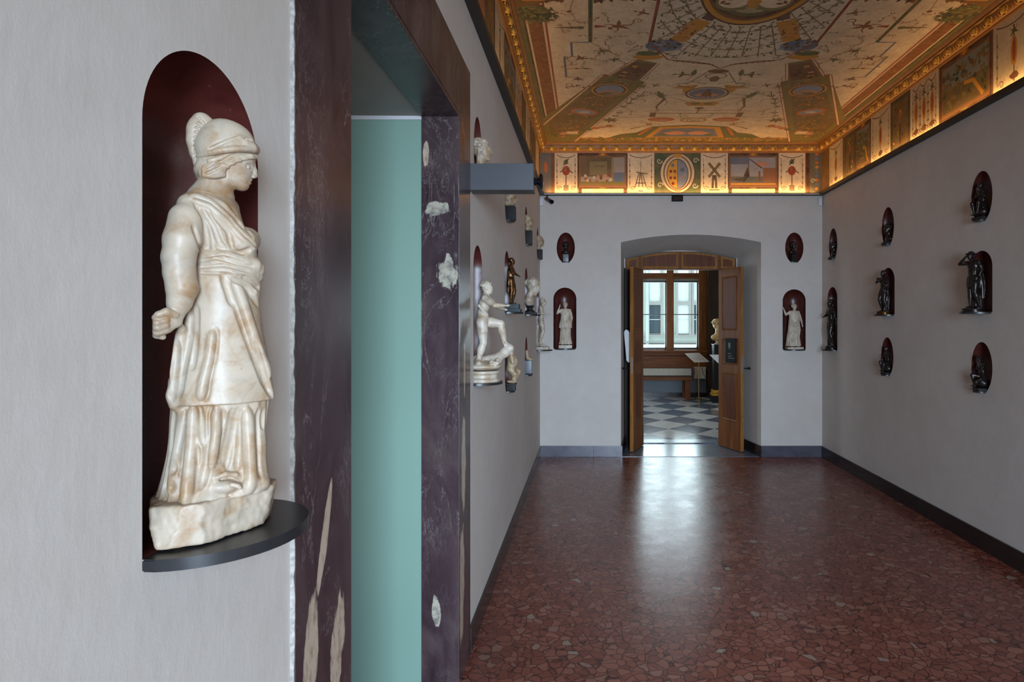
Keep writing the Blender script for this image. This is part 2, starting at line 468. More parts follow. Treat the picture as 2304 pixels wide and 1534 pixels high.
DY0, DY1, DZ = 1.402, 2.542, 2.422
OY0, OY1, OZ = 1.136, 2.809, 2.715
wall_left = wall_with_niches('wall_left', lambda s, z, d: (XL-d, s, z),
    [(YB, 0), (DY0-0.002, 0), (DY0-0.002, DZ+0.05), (DY1+0.02, DZ+0.05), (DY1+0.02, 0), (YE, 0), (YE, ZC+0.02), (YB, ZC+0.02)], NL, 0.135)
wall_right = wall_with_niches('wall_right', lambda s, z, d: (XR+d, s, z),
    [(YB, 0), (-1.4, 0), (-1.4, 2.9), (-0.1, 2.9), (-0.1, 0), (YE, 0), (YE, ZC+0.02), (YB, ZC+0.02)], NR)
# end wall with the arched doorway
AX0, AX1, ASP, ACR = 0.369, 1.985, 2.473, 2.562      # front arch
BX0, BX1, BSP, BCR = 0.455, 1.862, 2.345, 2.445      # arch at the door frame
YD = 7.60
def arch_pts(x0, x1, sp, cr, n=24):
    out = []
    for i in range(n+1):
        t = i/n; out.append((x0+(x1-x0)*t, sp + (cr-sp)*(1-(2*t-1)**2)))
    return out
ap = arch_pts(AX0, AX1, ASP, ACR)
wall_end = wall_with_niches('wall_end', lambda s, z, d: (s, YE+d, z),
    [(XL-0.3, 0), (AX0, 0)] + ap + [(AX1, 0), (XR+0.3, 0), (XR+0.3, ZC+0.02), (XL-0.3, ZC+0.02)], NE, 0.30)
# splayed reveal of the doorway
bm = bmesh.new()
f = [(AX0, 0)] + ap + [(AX1, 0)]; b = [(BX0, 0)] + arch_pts(BX0, BX1, BSP, BCR) + [(BX1, 0)]
fv = [bm.verts.new((x, YE, z)) for x, z in f]; bv = [bm.verts.new((x, YD+0.06, z)) for x, z in b]
for i in range(len(f)-1): bm.faces.new((fv[i], fv[i+1], bv[i+1], bv[i]))
struct('wall_doorway_reveal', bm, PLASTER)
# wall of the next room around the doorway (its far face)
bm = bmesh.new()
box(bm, -2.6, BX0-0.0, YD-0.02, YD+0.10, 0, 3.9); box(bm, BX1, 3.9, YD-0.02, YD+0.10, 0, 3.9)
box(bm, BX0, BX1, YD-0.02, YD+0.10, BCR, 3.9)
struct('wall_next_room_near', bm, PLASTER)

# rear wall with its tall window
bm = bmesh.new()
WX0, WX1, WZ0, WZ1 = 0.25, 1.55, 0.25, 2.75
box(bm, XL-0.3, WX0, YB-0.3, YB, 0, ZC); box(bm, WX1, XR+0.3, YB-0.3, YB, 0, ZC)
box(bm, WX0, WX1, YB-0.3, YB, 0, WZ0); box(bm, WX0, WX1, YB-0.3, YB, WZ1, ZC)
struct('wall_rear', bm, PLASTER)
wn = struct('window_1', NB(WX0-0.04, WX1+0.04, YB-0.02, YB+0.03, WZ0-0.05, WZ0), WOODX)
bm = bmesh.new()
for x in (WX0, (WX0+WX1)/2-0.03, WX1-0.06): box(bm, x, x+0.06, YB-0.20, YB-0.14, WZ0, WZ1)
for z in (WZ0, 2.0, WZ1-0.06): box(bm, WX0+0.06, WX1-0.06, YB-0.20, YB-0.14, z, z+0.06)
obj('window_frame', bm, WOOD, wn)

struct('wall_right_sill', NB(XR+0.0, XR+0.3, -1.4, -0.1, 0, 0.5), PLASTER)
bm = bmesh.new()
for y in (-1.4, -0.78, -0.16): box(bm, XR+0.14, XR+0.20, y, y+0.06, 0.5, 2.9)
for z in (0.5, 2.0, 2.84): box(bm, XR+0.14, XR+0.20, -1.34, -0.16, z, z+0.06)
struct('window_3', bm, WOOD)  # out-of-view window, put in to house the added side fill lamp
# floor, threshold
struct('floor', NB(XL-0.0, XR, YB, YE, -0.08, 0.0), FLOORM)
struct('floor_threshold', NB(AX0-0.0, AX1, YE, 7.655, -0.08, 0.004), THRESH)
bm = NB(-2.6, 3.9, 7.655, 12.9, -0.08, 0.012)
struct('floor_next_room', bm, TILES)
struct('trim_1', NB(BX0, BX1, 7.655, 7.87, 0.011, 0.016), THRESH)

# skirting
def skirt(name, boxes, mat, ax, cuts):
    bm = bmesh.new()
    for bx in boxes: box(bm, *bx)
    return struct(name, bm, mat)
bm = bmesh.new()
y = YB
while y < YE-0.02:
    y2 = min(y+1.05, YE-0.014)
    box(bm, XR-0.014, XR+0.01, y+0.0012, y2-0.0012, 0, 0.125, 0.002); y = y2
struct('baseboard_right', bm, BASED)
bm = bmesh.new()
box(bm, XL-0.01, XL+0.013, YB, OY0-.002, 0, 0.115, 0.002); box(bm, XL-0.01, XL+0.013, OY1+.002, 4.6, 0, 0.115, 0.002); box(bm, XL-0.01, XL+0.013, 4.603, YE-0.014, 0, 0.115, 0.002)
struct('baseboard_left', bm, BASED)
bm = bmesh.new()
box(bm, XL, 0.05, YE-0.014, YE+0.01, 0, 0.128, 0.002); box(bm, 0.053, AX0+0.002, YE-0.014, YE+0.01, 0, 0.128, 0.002)
box(bm, AX1-0.002, 2.25, YE-0.014, YE+0.01, 0, 0.128, 0.002); box(bm, 2.253, XR, YE-0.014, YE+0.01, 0, 0.128, 0.002)
struct('baseboard_end', bm, BASEM)
bm = bmesh.new()
for (xa, xb, sgn) in ((AX0, BX0, 1), (AX1, BX1, -1)):
    prism(bm, [(xa, YE-0.014, 0), (xa+sgn*0.016, YE-0.014, 0), (xb+sgn*0.016, 7.54, 0), (xb, 7.54, 0)], (0, 0, 0.128))
struct('baseboard_doorway', bm, BASED)

# ------------------------------------------------------------------ marble door surround in the left wall

def jamb(name, y0, y1, bead, z1):
    bm = bmesh.new()
    box(bm, FX-0.154, FX, y0, y1, 0, z1)
    return bm
ds = struct('door_1', NB(FX-0.154, FX, OY0, DY0, 0, OZ), DARKM)                # near jamb
obj('door_jamb', NB(FX-0.154, FX, DY1, OY1, 0, OZ), DARKM, ds)
obj('door_lintel', NB(FX-0.154, FX, DY0+0.0005, DY1-0.0005, DZ, OZ), DARKM, ds)
bm = bmesh.new()
def frame_bead(bm, off, w, p):
    a0, a1, zt = DY0-off-w, DY1+off, DZ+off
    box(bm, FX-0.001, FX+p, a1, a1+w, 0, zt+w, 0.001)
    box(bm, FX-0.001, FX+p, DY0, a1, zt, zt+w, 0.001)
frame_bead(bm, -0.0005, 0.016, 0.006); frame_bead(bm, 0.024, 0.010, 0.003)
obj('door_moulding', bm, DARKM, ds)
# white filler strip down the outer edge of the near jamb
def rough_strip(y, x0, x1, z1):
    bm = bmesh.new(); random.seed(3)
    n = 140; a = []; b_ = []; c_ = []
    for i in range(n+1):
        z = z1*i/n; j = random.uniform(-0.0030, 0.0002)
        a.append(bm.verts.new((x0, y-0.0035, z))); b_.append(bm.verts.new((x1+j, y-0.0025, z))); c_.append(bm.verts.new((x1+j, y+0.0005, z)))
    for i in range(n): bm.faces.new((a[i], a[i+1], b_[i+1], b_[i])); bm.faces.new((b_[i], b_[i+1], c_[i+1], c_[i]))
    return bm
struct('trim_2', rough_strip(OY0, XL-0.001, FX-0.0002, OZ), mk_plain('chipped_white_filler', (0.38, 0.36, 0.33), 0.8, 0, 0.4, 90))

# small lobby behind the opening: sea green glass screen, soffit, side walls
gp = thing('glass_screen', 'tall sea green satin glass screen inside the dark marble doorway', 'glass screen', (-1.3, 2.548, 0))
obj('glass_pane', NB(-0.60, 0.5905, 0, 0.012, 0.0, DZ-0.012, 0.001), TEAL, gp)
obj('top_rail', NB(-0.60, 0.5905, -0.004, 0.016, DZ-0.012, DZ+0.004), WHITEP, gp)
struct('ceiling_lobby', NB(-2.0, FX-0.155, DY0-0.3, 2.546, DZ+0.006, DZ+0.05), SOFFIT)
bm = bmesh.new()
box(bm, -2.05, -1.95, DY0-0.3, 2.55, 0, DZ+0.05); box(bm, -2.0, XL-0.19, DY0-0.35, DY0-0.25, 0, DZ+0.05); box(bm, -2.0, XL-0.16, 2.565, 2.65, 0, DZ+0.05)
struct('wall_lobby', bm, PLASTER)
struct('floor_lobby', NB(-2.0, XL, DY0-0.28, 2.62, -0.08, -0.001), THRESH)

# ------------------------------------------------------------------ ledge, cornice
bm = bmesh.new()
LP = 0.050
for (x0, x1, y0, y1) in ((XL, XL+LP, YB, YE), (XR-LP, XR, YB, YE), (XL+LP, XR-LP, YE-LP, YE)):
    box(bm, x0, x1, y0, y1, ZL-0.012, ZL)
# upstand that hides the light strip
box(bm, XL+LP-0.006, XL+LP, YB, YE-LP+0.006, ZL, ZL+0.022); box(bm, XR-LP, XR-LP+0.006, YB, YE-LP+0.006, ZL, ZL+0.022)
box(bm, XL+LP, XR-LP, YE-LP, YE-LP+0.006, ZL, ZL+0.012)
struct('trim_3', bm, LEDGE)
bm = bmesh.new()
box(bm, XL+LP, XR-LP, YE-LP-0.004, YE-LP, ZL-0.006, ZL+0.004)
struct('trim_4', bm, mk_plain('lit_ledge_edge', (0.62, 0.58, 0.54), 0.35, 0, 0.1))  # brightness of the lit ledge edge put into a pale colour

def cornice_bm():
    bm = bmesh.new()
    prof = [(0, ZF-0.012), (0.018, ZF-0.012), (0.022, ZF), (0.030, ZF+0.004), (0.044, ZF+0.030), (0.050, ZF+0.055), (0.064, ZF+0.060), (0.066, ZF+0.074), (0.085, ZF+0.088), (0.088, ZC+0.001), (0, ZC+0.001)]
    def ring(p): o, z = p; return [(XL+o, YB, z), (XL+o, YE-o, z), (XR-o, YE-o, z), (XR-o, YB, z)]
    rr = [[bm.verts.new(q) for q in ring(p)] for p in prof]
    for i in range(len(rr)-1):
        for k in range(3): bm.faces.new((rr[i][k], rr[i][k+1], rr[i+1][k+1], rr[i+1][k]))
    ground = len(bm.faces)
    for f_ in bm.faces: f_.material_index = 1
    def egg(c, d):                       # d: outward normal
        n = 8
        vs = []
        t = Vector((-d[1], d[0], 0))
        for i in range(1, n):
            a = pi*i/n
            vs.append([bm.verts.new(Vector(c) + t*(0.029*sin(a)*cos(2*pi*k/12)) + Vector(d)*(0.021*sin(a)*sin(2*pi*k/12)) + Vector((0, 0, 0.029*cos(a)))) for k in range(12)])
        for i in range(len(vs)-1):
            for k in range(12): bm.faces.new((vs[i][k], vs[i][(k+1) % 12], vs[i+1][(k+1) % 12], vs[i+1][k]))
        # husk arms round the egg and the dart beside it
        for s in (-1, 1):
            pts = [Vector(c) + t*(s*0.040*cos(a)) + Vector((0, 0, 0.030*sin(a))) + Vector(d)*0.006 for a in np.linspace(-1.2, 1.25, 6)]
            tube(bm, pts, [0.003, 0.006, 0.007, 0.007, 0.006, 0.004], 6)
        tube(bm, [Vector(c) + t*0.0745 + Vector((0, 0, 0.028)), Vector(c)+t*0.0745+Vector((0, 0, 0.005)), Vector(c)+t*0.0745+Vector((0, 0, -0.030))], [0.009, 0.006, 0.002], 6)
    n = 21; L = XR-XL-0.12
    for i in range(n): egg((XL+0.06+L*(i+0.5)/n, YE-0.040, ZF+0.030), (0, -1, 0))
    for i in range(46):
        y = YE-0.11-0.149*i
        egg((XL+0.040, y, ZF+0.030), (1, 0, 0)); egg((XR-0.040, y, ZF+0.030), (-1, 0, 0))
    return bm
struct('trim_5', cornice_bm(), [GOLD, mk_plain('dark_gilded_ground', (0.22, 0.09, 0.016), 0.45, 0.2)], smooth=True)

# ------------------------------------------------------------------ painted decoration
CREAM = srgb(222, 198, 160); CREAM2 = srgb(206, 186, 150); BROWN = srgb(120, 66, 34); DBROWN = srgb(62, 36, 24)
OCHRE = srgb(196, 134, 40); GRN = srgb(82, 94, 52); DGRN = srgb(42, 56, 40); REDB = srgb(150, 50, 30); BLUE = srgb(120, 140, 158)
PINK = srgb(190, 130, 100); SLB = srgb(88, 104, 124); ORNG = srgb(190, 98, 40); OLIVE = srgb(112, 104, 50)

class Paint:
    def __init__(s, name, mapf):
        s.name = name; s.mapf = mapf; s.f = []; s.layer = 0; s.mir = None; s.top = {}
    def _add(s, pts, col):
        # stacking order of the paint strokes, kept within a fraction of a millimetre
        us = [p[0] for p in pts]; vs = [p[1] for p in pts]; g = 0.06
        cells = [(i, j) for i in range(int(min(us)//g), int(max(us)//g)+1) for j in range(int(min(vs)//g), int(max(vs)//g)+1)]
        L = max((s.top.get(c, 0) for c in cells), default=0) + 1
        for c in cells: s.top[c] = L
        s.layer = max(s.layer, L)
        s.f.append(([s.mapf(u, v, 0.0002 + 0.000006*L) for u, v in pts], col))
    def poly(s, pts, col):
        s._add(pts, col)
        if s.mir is not None: s._add([(2*s.mir-u, v) for u, v in pts], col)
    def rect(s, u0, v0, u1, v1, col): s.poly([(u0, v0), (u1, v0), (u1, v1), (u0, v1)], col)
    def ell(s, cx, cy, rx, ry, col, n=22, rot=0.0, a0=0.0, a1=2*pi):
        s.poly([(cx + rx*cos(a)*cos(rot) - ry*sin(a)*sin(rot), cy + rx*cos(a)*sin(rot) + ry*sin(a)*cos(rot)) for a in [a0+(a1-a0)*k/n for k in range(n)]], col)
    def line(s, pts, w, col, w2=None):
        if w2 is None: w2 = w
        n = len(pts); L = []; R = []
        for i, (x, y) in enumerate(pts):
            x0, y0 = pts[max(0, i-1)]; x1, y1 = pts[min(n-1, i+1)]
            d = math.hypot(x1-x0, y1-y0) or 1; nx, ny = -(y1-y0)/d, (x1-x0)/d
            ww = (w + (w2-w)*i/max(1, n-1))/2
            L.append((x+nx*ww, y+ny*ww)); R.append((x-nx*ww, y-ny*ww))
        for i in range(n-1): s.poly([L[i], L[i+1], R[i+1], R[i]], col)
    def ring(s, cx, cy, rx, ry, w, col, n=32, a0=0.0, a1=2*pi):
        s.line([(cx+rx*cos(a0+(a1-a0)*k/n), cy+ry*sin(a0+(a1-a0)*k/n)) for k in range(n+1)], w, col)
    def scroll(s, cx, cy, r, col, w=0.012, turns=1.4, ph=0.0, hand=1):
        s.line([(cx + r*(1-t)*cos(ph+hand*t*turns*2*pi), cy + r*(1-t)*sin(ph+hand*t*turns*2*pi)) for t in [k/18 for k in range(18)]], w, col, w*0.5)
    def blot(s, cx, cy, rx, ry, col, n=13, jag=0.35):
        s.poly([(cx + rx*(1-jag*random.random())*cos(2*pi*k/n), cy + ry*(1-jag*random.random())*sin(2*pi*k/n)) for k in range(n)], col)
    def leaf(s, x, y, L, W, a, col):
        c, d = cos(a), sin(a)
        s.poly([(x + L*t*c - o*W*d, y + L*t*d + o*W*c) for t, o in ((0, 0), (.3, .45), (.6, .4), (1, 0), (.6, -.4), (.3, -.45))], col)
    def sprig(s, pts, col, sz=0.03, stem=0.006):
        s.line(pts, stem, col)
        for i in range(len(pts)-1):
            (x0, y0), (x1, y1) = pts[i], pts[i+1]; a = math.atan2(y1-y0, x1-x0)
            s.leaf(x0, y0, sz, sz*0.5, a+0.9, col); s.leaf(x0, y0, sz, sz*0.5, a-0.9, col)
    def bird(s, x, y, r, a, c1, c2):
        s.ell(x, y, r, r*0.35, c1, 10, a)
        s.leaf(x, y, r*1.7, r*0.7, a+1.9, c2); s.leaf(x, y, r*1.7, r*0.7, a-1.9, c2); s.leaf(x-r*cos(a), y-r*sin(a), r*1.2, r*0.5, a+pi, c1)
        s.ell(x+r*1.1*cos(a), y+r*1.1*sin(a), r*0.3, r*0.3, c1, 8)
    def grotesque(s, x, y, r, a, c1, c2):
        """little hybrid creature: body, head, limbs and a curling tail"""
        s.blot(x, y, r*0.55, r*0.4, c1); s.blot(x+r*0.7*cos(a), y+r*0.7*sin(a), r*0.27, r*0.27, c1)
        for k in (-1, 1):
            s.line([(x, y), (x+r*0.7*cos(a+k*1.1), y+r*0.7*sin(a+k*1.1)), (x+r*1.2*cos(a+k*0.8), y+r*1.2*sin(a+k*0.8))], r*0.20, c2, r*0.07)
            s.leaf(x-r*0.1*cos(a), y-r*0.1*sin(a), r*1.1, r*0.4, a+k*2.1, c2)
        s.line([(x-r*0.4*cos(a), y-r*0.4*sin(a)), (x-r*1.1*cos(a+.3), y-r*1.1*sin(a+.3)), (x-r*1.6*cos(a), y-r*1.6*sin(a))], r*0.2, c1, r*0.08)
        s.scroll(x-r*1.9*cos(a), y-r*1.9*sin(a), r*0.45, c2, r*0.12, 1.2, a)
    def garland(s, x0, y0, x1, y1, sag, col, n=9, sz=0.022):
        pts = [(x0+(x1-x0)*k/n, y0+(y1-y0)*k/n + sag*(1-(2*k/n-1)**2)) for k in range(n+1)]
        s.line(pts, 0.008, col)
        for p in pts[1:-1]: s.blot(p[0], p[1], sz*0.7, sz*0.6, col)
    def foliage(s, inside, bb, n, sz, pal):
        k = 0; tries = 0
        while k < n and tries < n*12:
            tries += 1
            x = random.uniform(bb[0], bb[1]); y = random.uniform(bb[2], bb[3])
            if inside is not None and not inside(x, y): continue
            k += 1; a = random.uniform(0, 6.28)
            c = random.choice(pal); f_ = random.uniform(.75, 1.2); c = tuple(min(1, q*f_) for q in c)
            if random.random() < .6: s.leaf(x, y, sz*random.uniform(.7, 1.6), sz*.6, a, c)
            else: s.blot(x, y, sz*.6*random.uniform(.6, 1.4), sz*.5, c, 9, .5)
    def tendril(s, x, y, L, a, col):
        pts = [(x, y)]; 
        for i in range(7):
            a += random.uniform(-.55, .55); pts.append((pts[-1][0]+L/7*cos(a), pts[-1][1]+L/7*sin(a)))
        s.line(pts, .007, col, .003)
        for p in pts[1::2]: s.leaf(p[0], p[1], L*.16, L*.07, a+random.choice((-1, 1))*1.1, col)
        s.scroll(pts[-1][0], pts[-1][1], L*.13, col, .006, 1.1, a, random.choice((-1, 1)))
    def build(s, kind='structure', parent=None):
        vs = []; fs = []; cols = []
        for pts, col in s.f:
            i0 = len(vs); vs += pts; fs.append(tuple(range(i0, i0+len(pts)))); cols += [(*col, 1.0)]*len(pts)
        me = bpy.data.meshes.new(s.name); me.from_pydata(vs, [], fs)
        at = me.color_attributes.new('paint', 'FLOAT_COLOR', 'CORNER')
        at.data.foreach_set('color', [c for q in cols for c in q])
        me.update()
        o = obj(s.name, me, PAINT, parent)
        if parent is None: o['kind'] = kind
        return o

random.seed(11)
MX = (XL+XR)/2
# ceiling slab and its painting (u across, v along; v in units before the 0.912 factor)
struct('ceiling', NB(XL-0.3, XR+0.3, YB-0.3, YE+0.3, ZC, ZC+0.12), PLASTER)
P = Paint('ceiling_fresco', lambda u, v, o: (u, v*0.912, ZC-o))
def ceiling_half(P, F):
    """F maps v (0 = room end, grows to the medallion at 3.55) to the ceiling"""
    x0 = XL+0.07
    def v(t): return F(t)
    P.mir = None
    P.rect(x0, v(0), XR-0.07, v(3.56), CREAM)
    P.mir = MX
    # painted green and orange edging along the end
    P.rect(x0, v(0.0), MX, v(0.16), OLIVE); 
    P.foliage(None, (x0, MX, min(v(0), v(.18)), max(v(0), v(.18))), 150, .05, [GRN, ORNG, PINK, OLIVE, OCHRE, BROWN, srgb(150,110,70)])
    # brown side border with rules
    P.rect(x0, v(0), x0+0.045, v(3.56), GRN)
    P.rect(x0+0.045, v(0.3), x0+0.06, v(3.56), DBROWN)
    P.rect(x0+0.06, v(0.3), x0+0.075, v(3.56), CREAM2)
    P.rect(x0+0.075, v(0.45), x0+0.175, v(3.56), BROWN)
    P.foliage(None, (x0+.08, x0+.17, min(v(.45), v(3.56)), max(v(.45), v(3.56))), 300, .022, [srgb(150, 92, 44), srgb(96, 50, 26), srgb(134, 78, 36)])
    P.rect(x0+0.175, v(0.5), x0+0.190, v(3.56), CREAM2); P.rect(x0+0.19, v(0.5), x0+0.205, v(3.56), REDB)
    # diagonal band from the corner
    band = [(x0, v(0.0)), (x0, v(.65)), (-0.465, v(.85)), (0.12, v(2.03)), (0.16, v(2.0)), (0.374, v(2.35)), (0.55, v(2.27)), (0.44, v(1.90)), (0.49, v(1.85)), (-0.06, v(.24)), (-0.16, v(0.0))]
    P.poly(band, OLIVE)
    inner = [(-0.40, v(.80)), (0.13, v(1.86)), (0.40, v(1.86)), (-0.08, v(.42)), (-0.25, v(.2)), (-0.44, v(.3))]
    P.poly(inner, srgb(104, 84, 46))
    def inband(x, y):
        t = 7.5-y if F(0) > F(1) else y-0.4
        u = (t-0.2)/1.75
        return 0 < u < 1 and abs(x-(-0.36+0.64*u)) < 0.13
    P.foliage(inband, (-.48, .42, min(v(0), v(2)), max(v(0), v(2))), 330, .030, [GRN, BROWN, OLIVE, ORNG, PINK, DGRN, OCHRE, srgb(96, 84, 40)])
    for (a, b_) in (((x0+0.02, v(.64)), (0.12, v(2.03))), ((0.16, v(2.0)), (0.374, v(2.35))), ((-0.16, v(0.0)), (0.49, v(1.85))), ((0.44, v(1.90)), (0.55, v(2.27)))):
        P.line([a, b_], 0.030, REDB); P.line([a, b_], 0.016, CREAM)
    P.line([(0.12, v(2.03)), (0.16, v(2.0))], 0.03, REDB)
    P.poly([(0.20, v(2.0)), (0.37, v(2.30)), (0.53, v(2.24)), (0.40, v(1.88))], srgb(96, 62, 44))
    for k in range(10): P.blot(0.3+random.uniform(-.07, .12), v(2.08+random.uniform(-.12, .16)), 0.03, 0.03, random.choice([PINK, DBROWN, OCHRE]))
    P.ell(0.185, v(1.66), 0.165, 0.165, OCHRE); P.ell(0.185, v(1.66), 0.145, 0.145, DBROWN); P.ell(0.185, v(1.66), 0.128, 0.130, BLUE)
    P.ell(0.19, v(1.60), 0.11, 0.06, PINK); P.blot(0.16, v(1.58), 0.08, 0.035, GRN); P.blot(0.24, v(1.61), 0.04, 0.05, srgb(140, 130, 120))
    P.ell(-0.045, v(1.06), 0.14, 0.095, ORNG, rot=0.5); P.ell(-0.045, v(1.06), 0.11, 0.065, BLUE, rot=0.5); P.blot(-0.045, v(1.05), 0.07, 0.03, CREAM2)
    for k in range(9): P.blot(-0.35+0.07*k, v(.28+0.04*k), 0.05, 0.05, random.choice([ORNG, PINK, GRN]))
    P.rect(-0.24, v(.30), -0.12, v(.40), CREAM2)
    # little vases and clouds at the head of the band
    P.blot(0.46, v(2.38), 0.13, 0.06, OCHRE); P.blot(0.45, v(2.44), 0.10, 0.05, GRN)
    P.ell(0.56, v(2.60), 0.14, 0.10, SLB); P.ell(0.52, v(2.62), 0.07, 0.06, BLUE); P.ell(0.62, v(2.58), 0.06, 0.05, BLUE); P.blot(0.57, v(2.66), 0.06, 0.04, GRN)
    P.poly([(0.58, v(2.72)), (0.70, v(2.70)), (0.80, v(2.98)), (0.66, v(3.0))], OCHRE); P.blot(0.68, v(2.85), 0.05, 0.07, ORNG); P.blot(0.68, v(2.85), 0.03, 0.04, PINK)
    P.poly([(0.70, v(3.0)), (0.80, v(3.0)), (0.84, v(3.14)), (0.74, v(3.16))], srgb(70, 40, 60))
    # side field: pole, stepped ribbon, creatures
    P.line([(0.01, v(2.66)), (0.01, v(3.56))], 0.030, GRN); P.line([(0.01, v(2.66)), (0.01, v(3.56))], 0.010, DGRN)
    P.line([(0.0, v(2.66)), (-0.13, v(2.66)), (-0.13, v(2.40)), (-0.19, v(2.40)), (-0.19, v(1.98))], 0.018, SLB)
    P.line([(0.012, v(2.66)), (0.19, v(2.46)), (0.24, v(2.37)), (0.38, v(2.32))], 0.005, BROWN)
    P.grotesque(0.10, v(2.50), 0.06, 2.2, BROWN, GRN); P.grotesque(-0.06, v(2.37), 0.06, 0.2, BROWN, srgb(110, 70, 40))
    P.grotesque(0.20, v(2.92), 0.085, 2.6, BROWN, srgb(140, 80, 40)); P.grotesque(-0.09, v(1.93), 0.055, 0.5, srgb(60, 60, 66), BROWN)
    P.grotesque(0.20, v(2.34), 0.05, -0.6, srgb(100, 80, 60), GRN)
    P.line([(-0.18, v(2.15)), (-0.10, v(2.17)), (0.02, v(2.15))], 0.014, OCHRE, 0.02); P.blot(-0.10, v(2.16), 0.02, 0.016, BROWN); P.blot(-0.02, v(2.16), 0.025, 0.02, OLIVE)
    P.line([(-0.24, v(2.9)), (-0.07, v(2.9))], 0.006, DBROWN, 0.03); P.blot(-0.06, v(2.9), 0.035, 0.03, GRN)
    P.line([(0.04, v(2.92)), (0.12, v(2.92))], 0.045, REDB, 0.012)
    P.blot(-0.13, v(3.14), 0.022, 0.022, BROWN); P.line([(-0.19, v(3.15)), (-0.13, v(3.14)), (-0.10, v(3.3))], 0.005, BROWN)
    P.line([(-0.13, v(3.14)), (-0.08, v(3.0))], 0.004, BROWN)
    P.scroll(-0.16, v(1.80), 0.06, BROWN, 0.010); P.sprig([(-0.2+0.05*k, v(1.72+0.03*(k % 3))) for k in range(7)], BROWN, 0.035)
    P.bird(0.36, v(3.12), 0.035, 0.4, BROWN, srgb(150, 110, 80)); P.scroll(0.30, v(2.66), 0.04, BROWN, 0.008)
    # straight rule beside the arbour
    P.rect(0.435, v(2.60), 0.449, v(3.56), REDB); P.rect(0.449, v(2.60), 0.457, v(3.56), DBROWN)
    # wreath on the side border, drapery at the bay middle
    P.ell(x0+0.13, v(3.10), 0.12, 0.10, DGRN)
    P.foliage(lambda x, y: math.hypot(x-x0-.13, (y-v(3.10))) < .14, (x0-.02, x0+.3, v(3.10)-.15, v(3.10)+.15), 140, .035, [GRN, DGRN, OLIVE, srgb(120, 124, 60), srgb(60, 74, 36)])
    P.poly([(x0+.02, v(3.2)), (-0.1, v(3.32)), (0.0, v(3.34)), (0.0, v(3.56)), (x0+.02, v(3.56))], srgb(112, 72, 34))
    P.line([(x0+0.05, v(3.3)), (-0.3, v(3.30)), (-0.1, v(3.38)), (0.0, v(3.40))], 0.03, OCHRE); P.line([(x0+0.05, v(3.30)), (-0.2, v(3.55)), (0.0, v(3.52))], 0.03, ORNG)
    P.poly([(0.03, v(3.25)), (0.12, v(3.3)), (0.43, v(3.38)), (0.43, v(3.56)), (0.03, v(3.56))], srgb(104, 62, 36))
    P.foliage(None, (.06, .41, min(v(3.30), v(3.54)), max(v(3.30), v(3.54))), 120, .045, [BROWN, BROWN, srgb(120, 78, 44), DBROWN, srgb(84, 60, 34), SLB])
    P.foliage(None, (x0+.03, -.02, min(v(3.30), v(3.54)), max(v(3.30), v(3.54))), 90, .045, [BROWN, srgb(130, 88, 44), srgb(96, 66, 34), DBROWN, GRN])
    fl = [srgb(128, 88, 54), srgb(104, 78, 52), srgb(110, 104, 70), srgb(140, 84, 50)]
    for k in range(20): P.tendril(random.uniform(-.18, .36), v(random.uniform(1.95, 3.2)), .14, random.uniform(0, 6.3), random.choice(fl))
    for k in range(26): P.tendril(random.uniform(.25, MX-.05), v(random.uniform(.7, 2.05)), .13, random.uniform(0, 6.3), random.choice(fl))
    # arbour trellis round the medallion
    P.mir = None
    zig = [(0.47, v(3.56)), (0.47, v(2.62)), (0.62, v(2.34)), (0.80, v(2.31)), (0.96, v(2.26)), (MX, v(2.16))]
    zig = zig + [(2*MX-u, w_) for u, w_ in reversed(zig[:-1])]
    P.poly(zig, srgb(216, 198, 166))
    P.mir = MX
    cx, cy = MX, 3.55
    lat = srgb(120, 104, 80); lv = [GRN, srgb(96, 78, 54), OLIVE, srgb(112, 96, 66), srgb(74, 66, 44)]
    def inside(x, t): return x > 0.475 and t > 2.36 + max(0, (0.80-x))*0.0 + abs(x-cx)*0.10 and ((x-cx)/.38)**2 + ((t-cy)/.62)**2 > 1
    for r in (0.72, 0.87, 1.02, 1.17, 1.30):
        run = []
        for k in range(30):
            a = pi/2*k/29; q = (cx - r*0.66*sin(a), cy - r*cos(a))
            if inside(*q): run.append((q[0], v(q[1])))
        if len(run) > 1: P.line(run, 0.010, lat)
        for q in run[::2]:
            for _ in range(3): P.leaf(q[0]+random.uniform(-.02, .02), q[1]+random.uniform(-.02, .02), .034, .016, random.uniform(0, 6.3), random.choice(lv))
    for k in range(11):
        a = k*pi/2/10; run = [(cx-r*0.66*sin(a), cy-r*cos(a)) for r in np.linspace(.6, 1.32, 14)]
        run = [(x_, v(t_)) for x_, t_ in run if inside(x_, t_)]
        if len(run) > 1: P.line(run, 0.010, lat)
        for q in run[::3]: P.leaf(q[0], q[1], .04, .018, random.uniform(0, 6.3), random.choice(lv))
    for k in range(60):
        x_ = random.uniform(.48, cx); t_ = random.uniform(2.3, 3.5)
        if inside(x_, t_): P.leaf(x_, v(t_), .045, .02, random.uniform(0, 6.3), random.choice(lv))
    # painted ribs across the arbour toward the medallion
    P.poly([(0.58, v(2.70)), (0.70, v(2.66)), (0.84, v(2.98)), (0.72, v(3.04))], OCHRE); P.foliage(None, (.64, .76, min(v(2.74), v(2.96)), max(v(2.74), v(2.96))), 34, .03, [ORNG, BROWN, OCHRE, PINK])
    P.poly([(0.76, v(3.04)), (0.84, v(3.0)), (0.88, v(3.10)), (0.80, v(3.16))], srgb(80, 44, 50))
    P.blot(0.46, v(2.40), 0.14, 0.06, OCHRE); P.blot(0.45, v(2.46), 0.12, 0.05, GRN); P.ell(0.56, v(2.60), 0.14, 0.10, SLB)
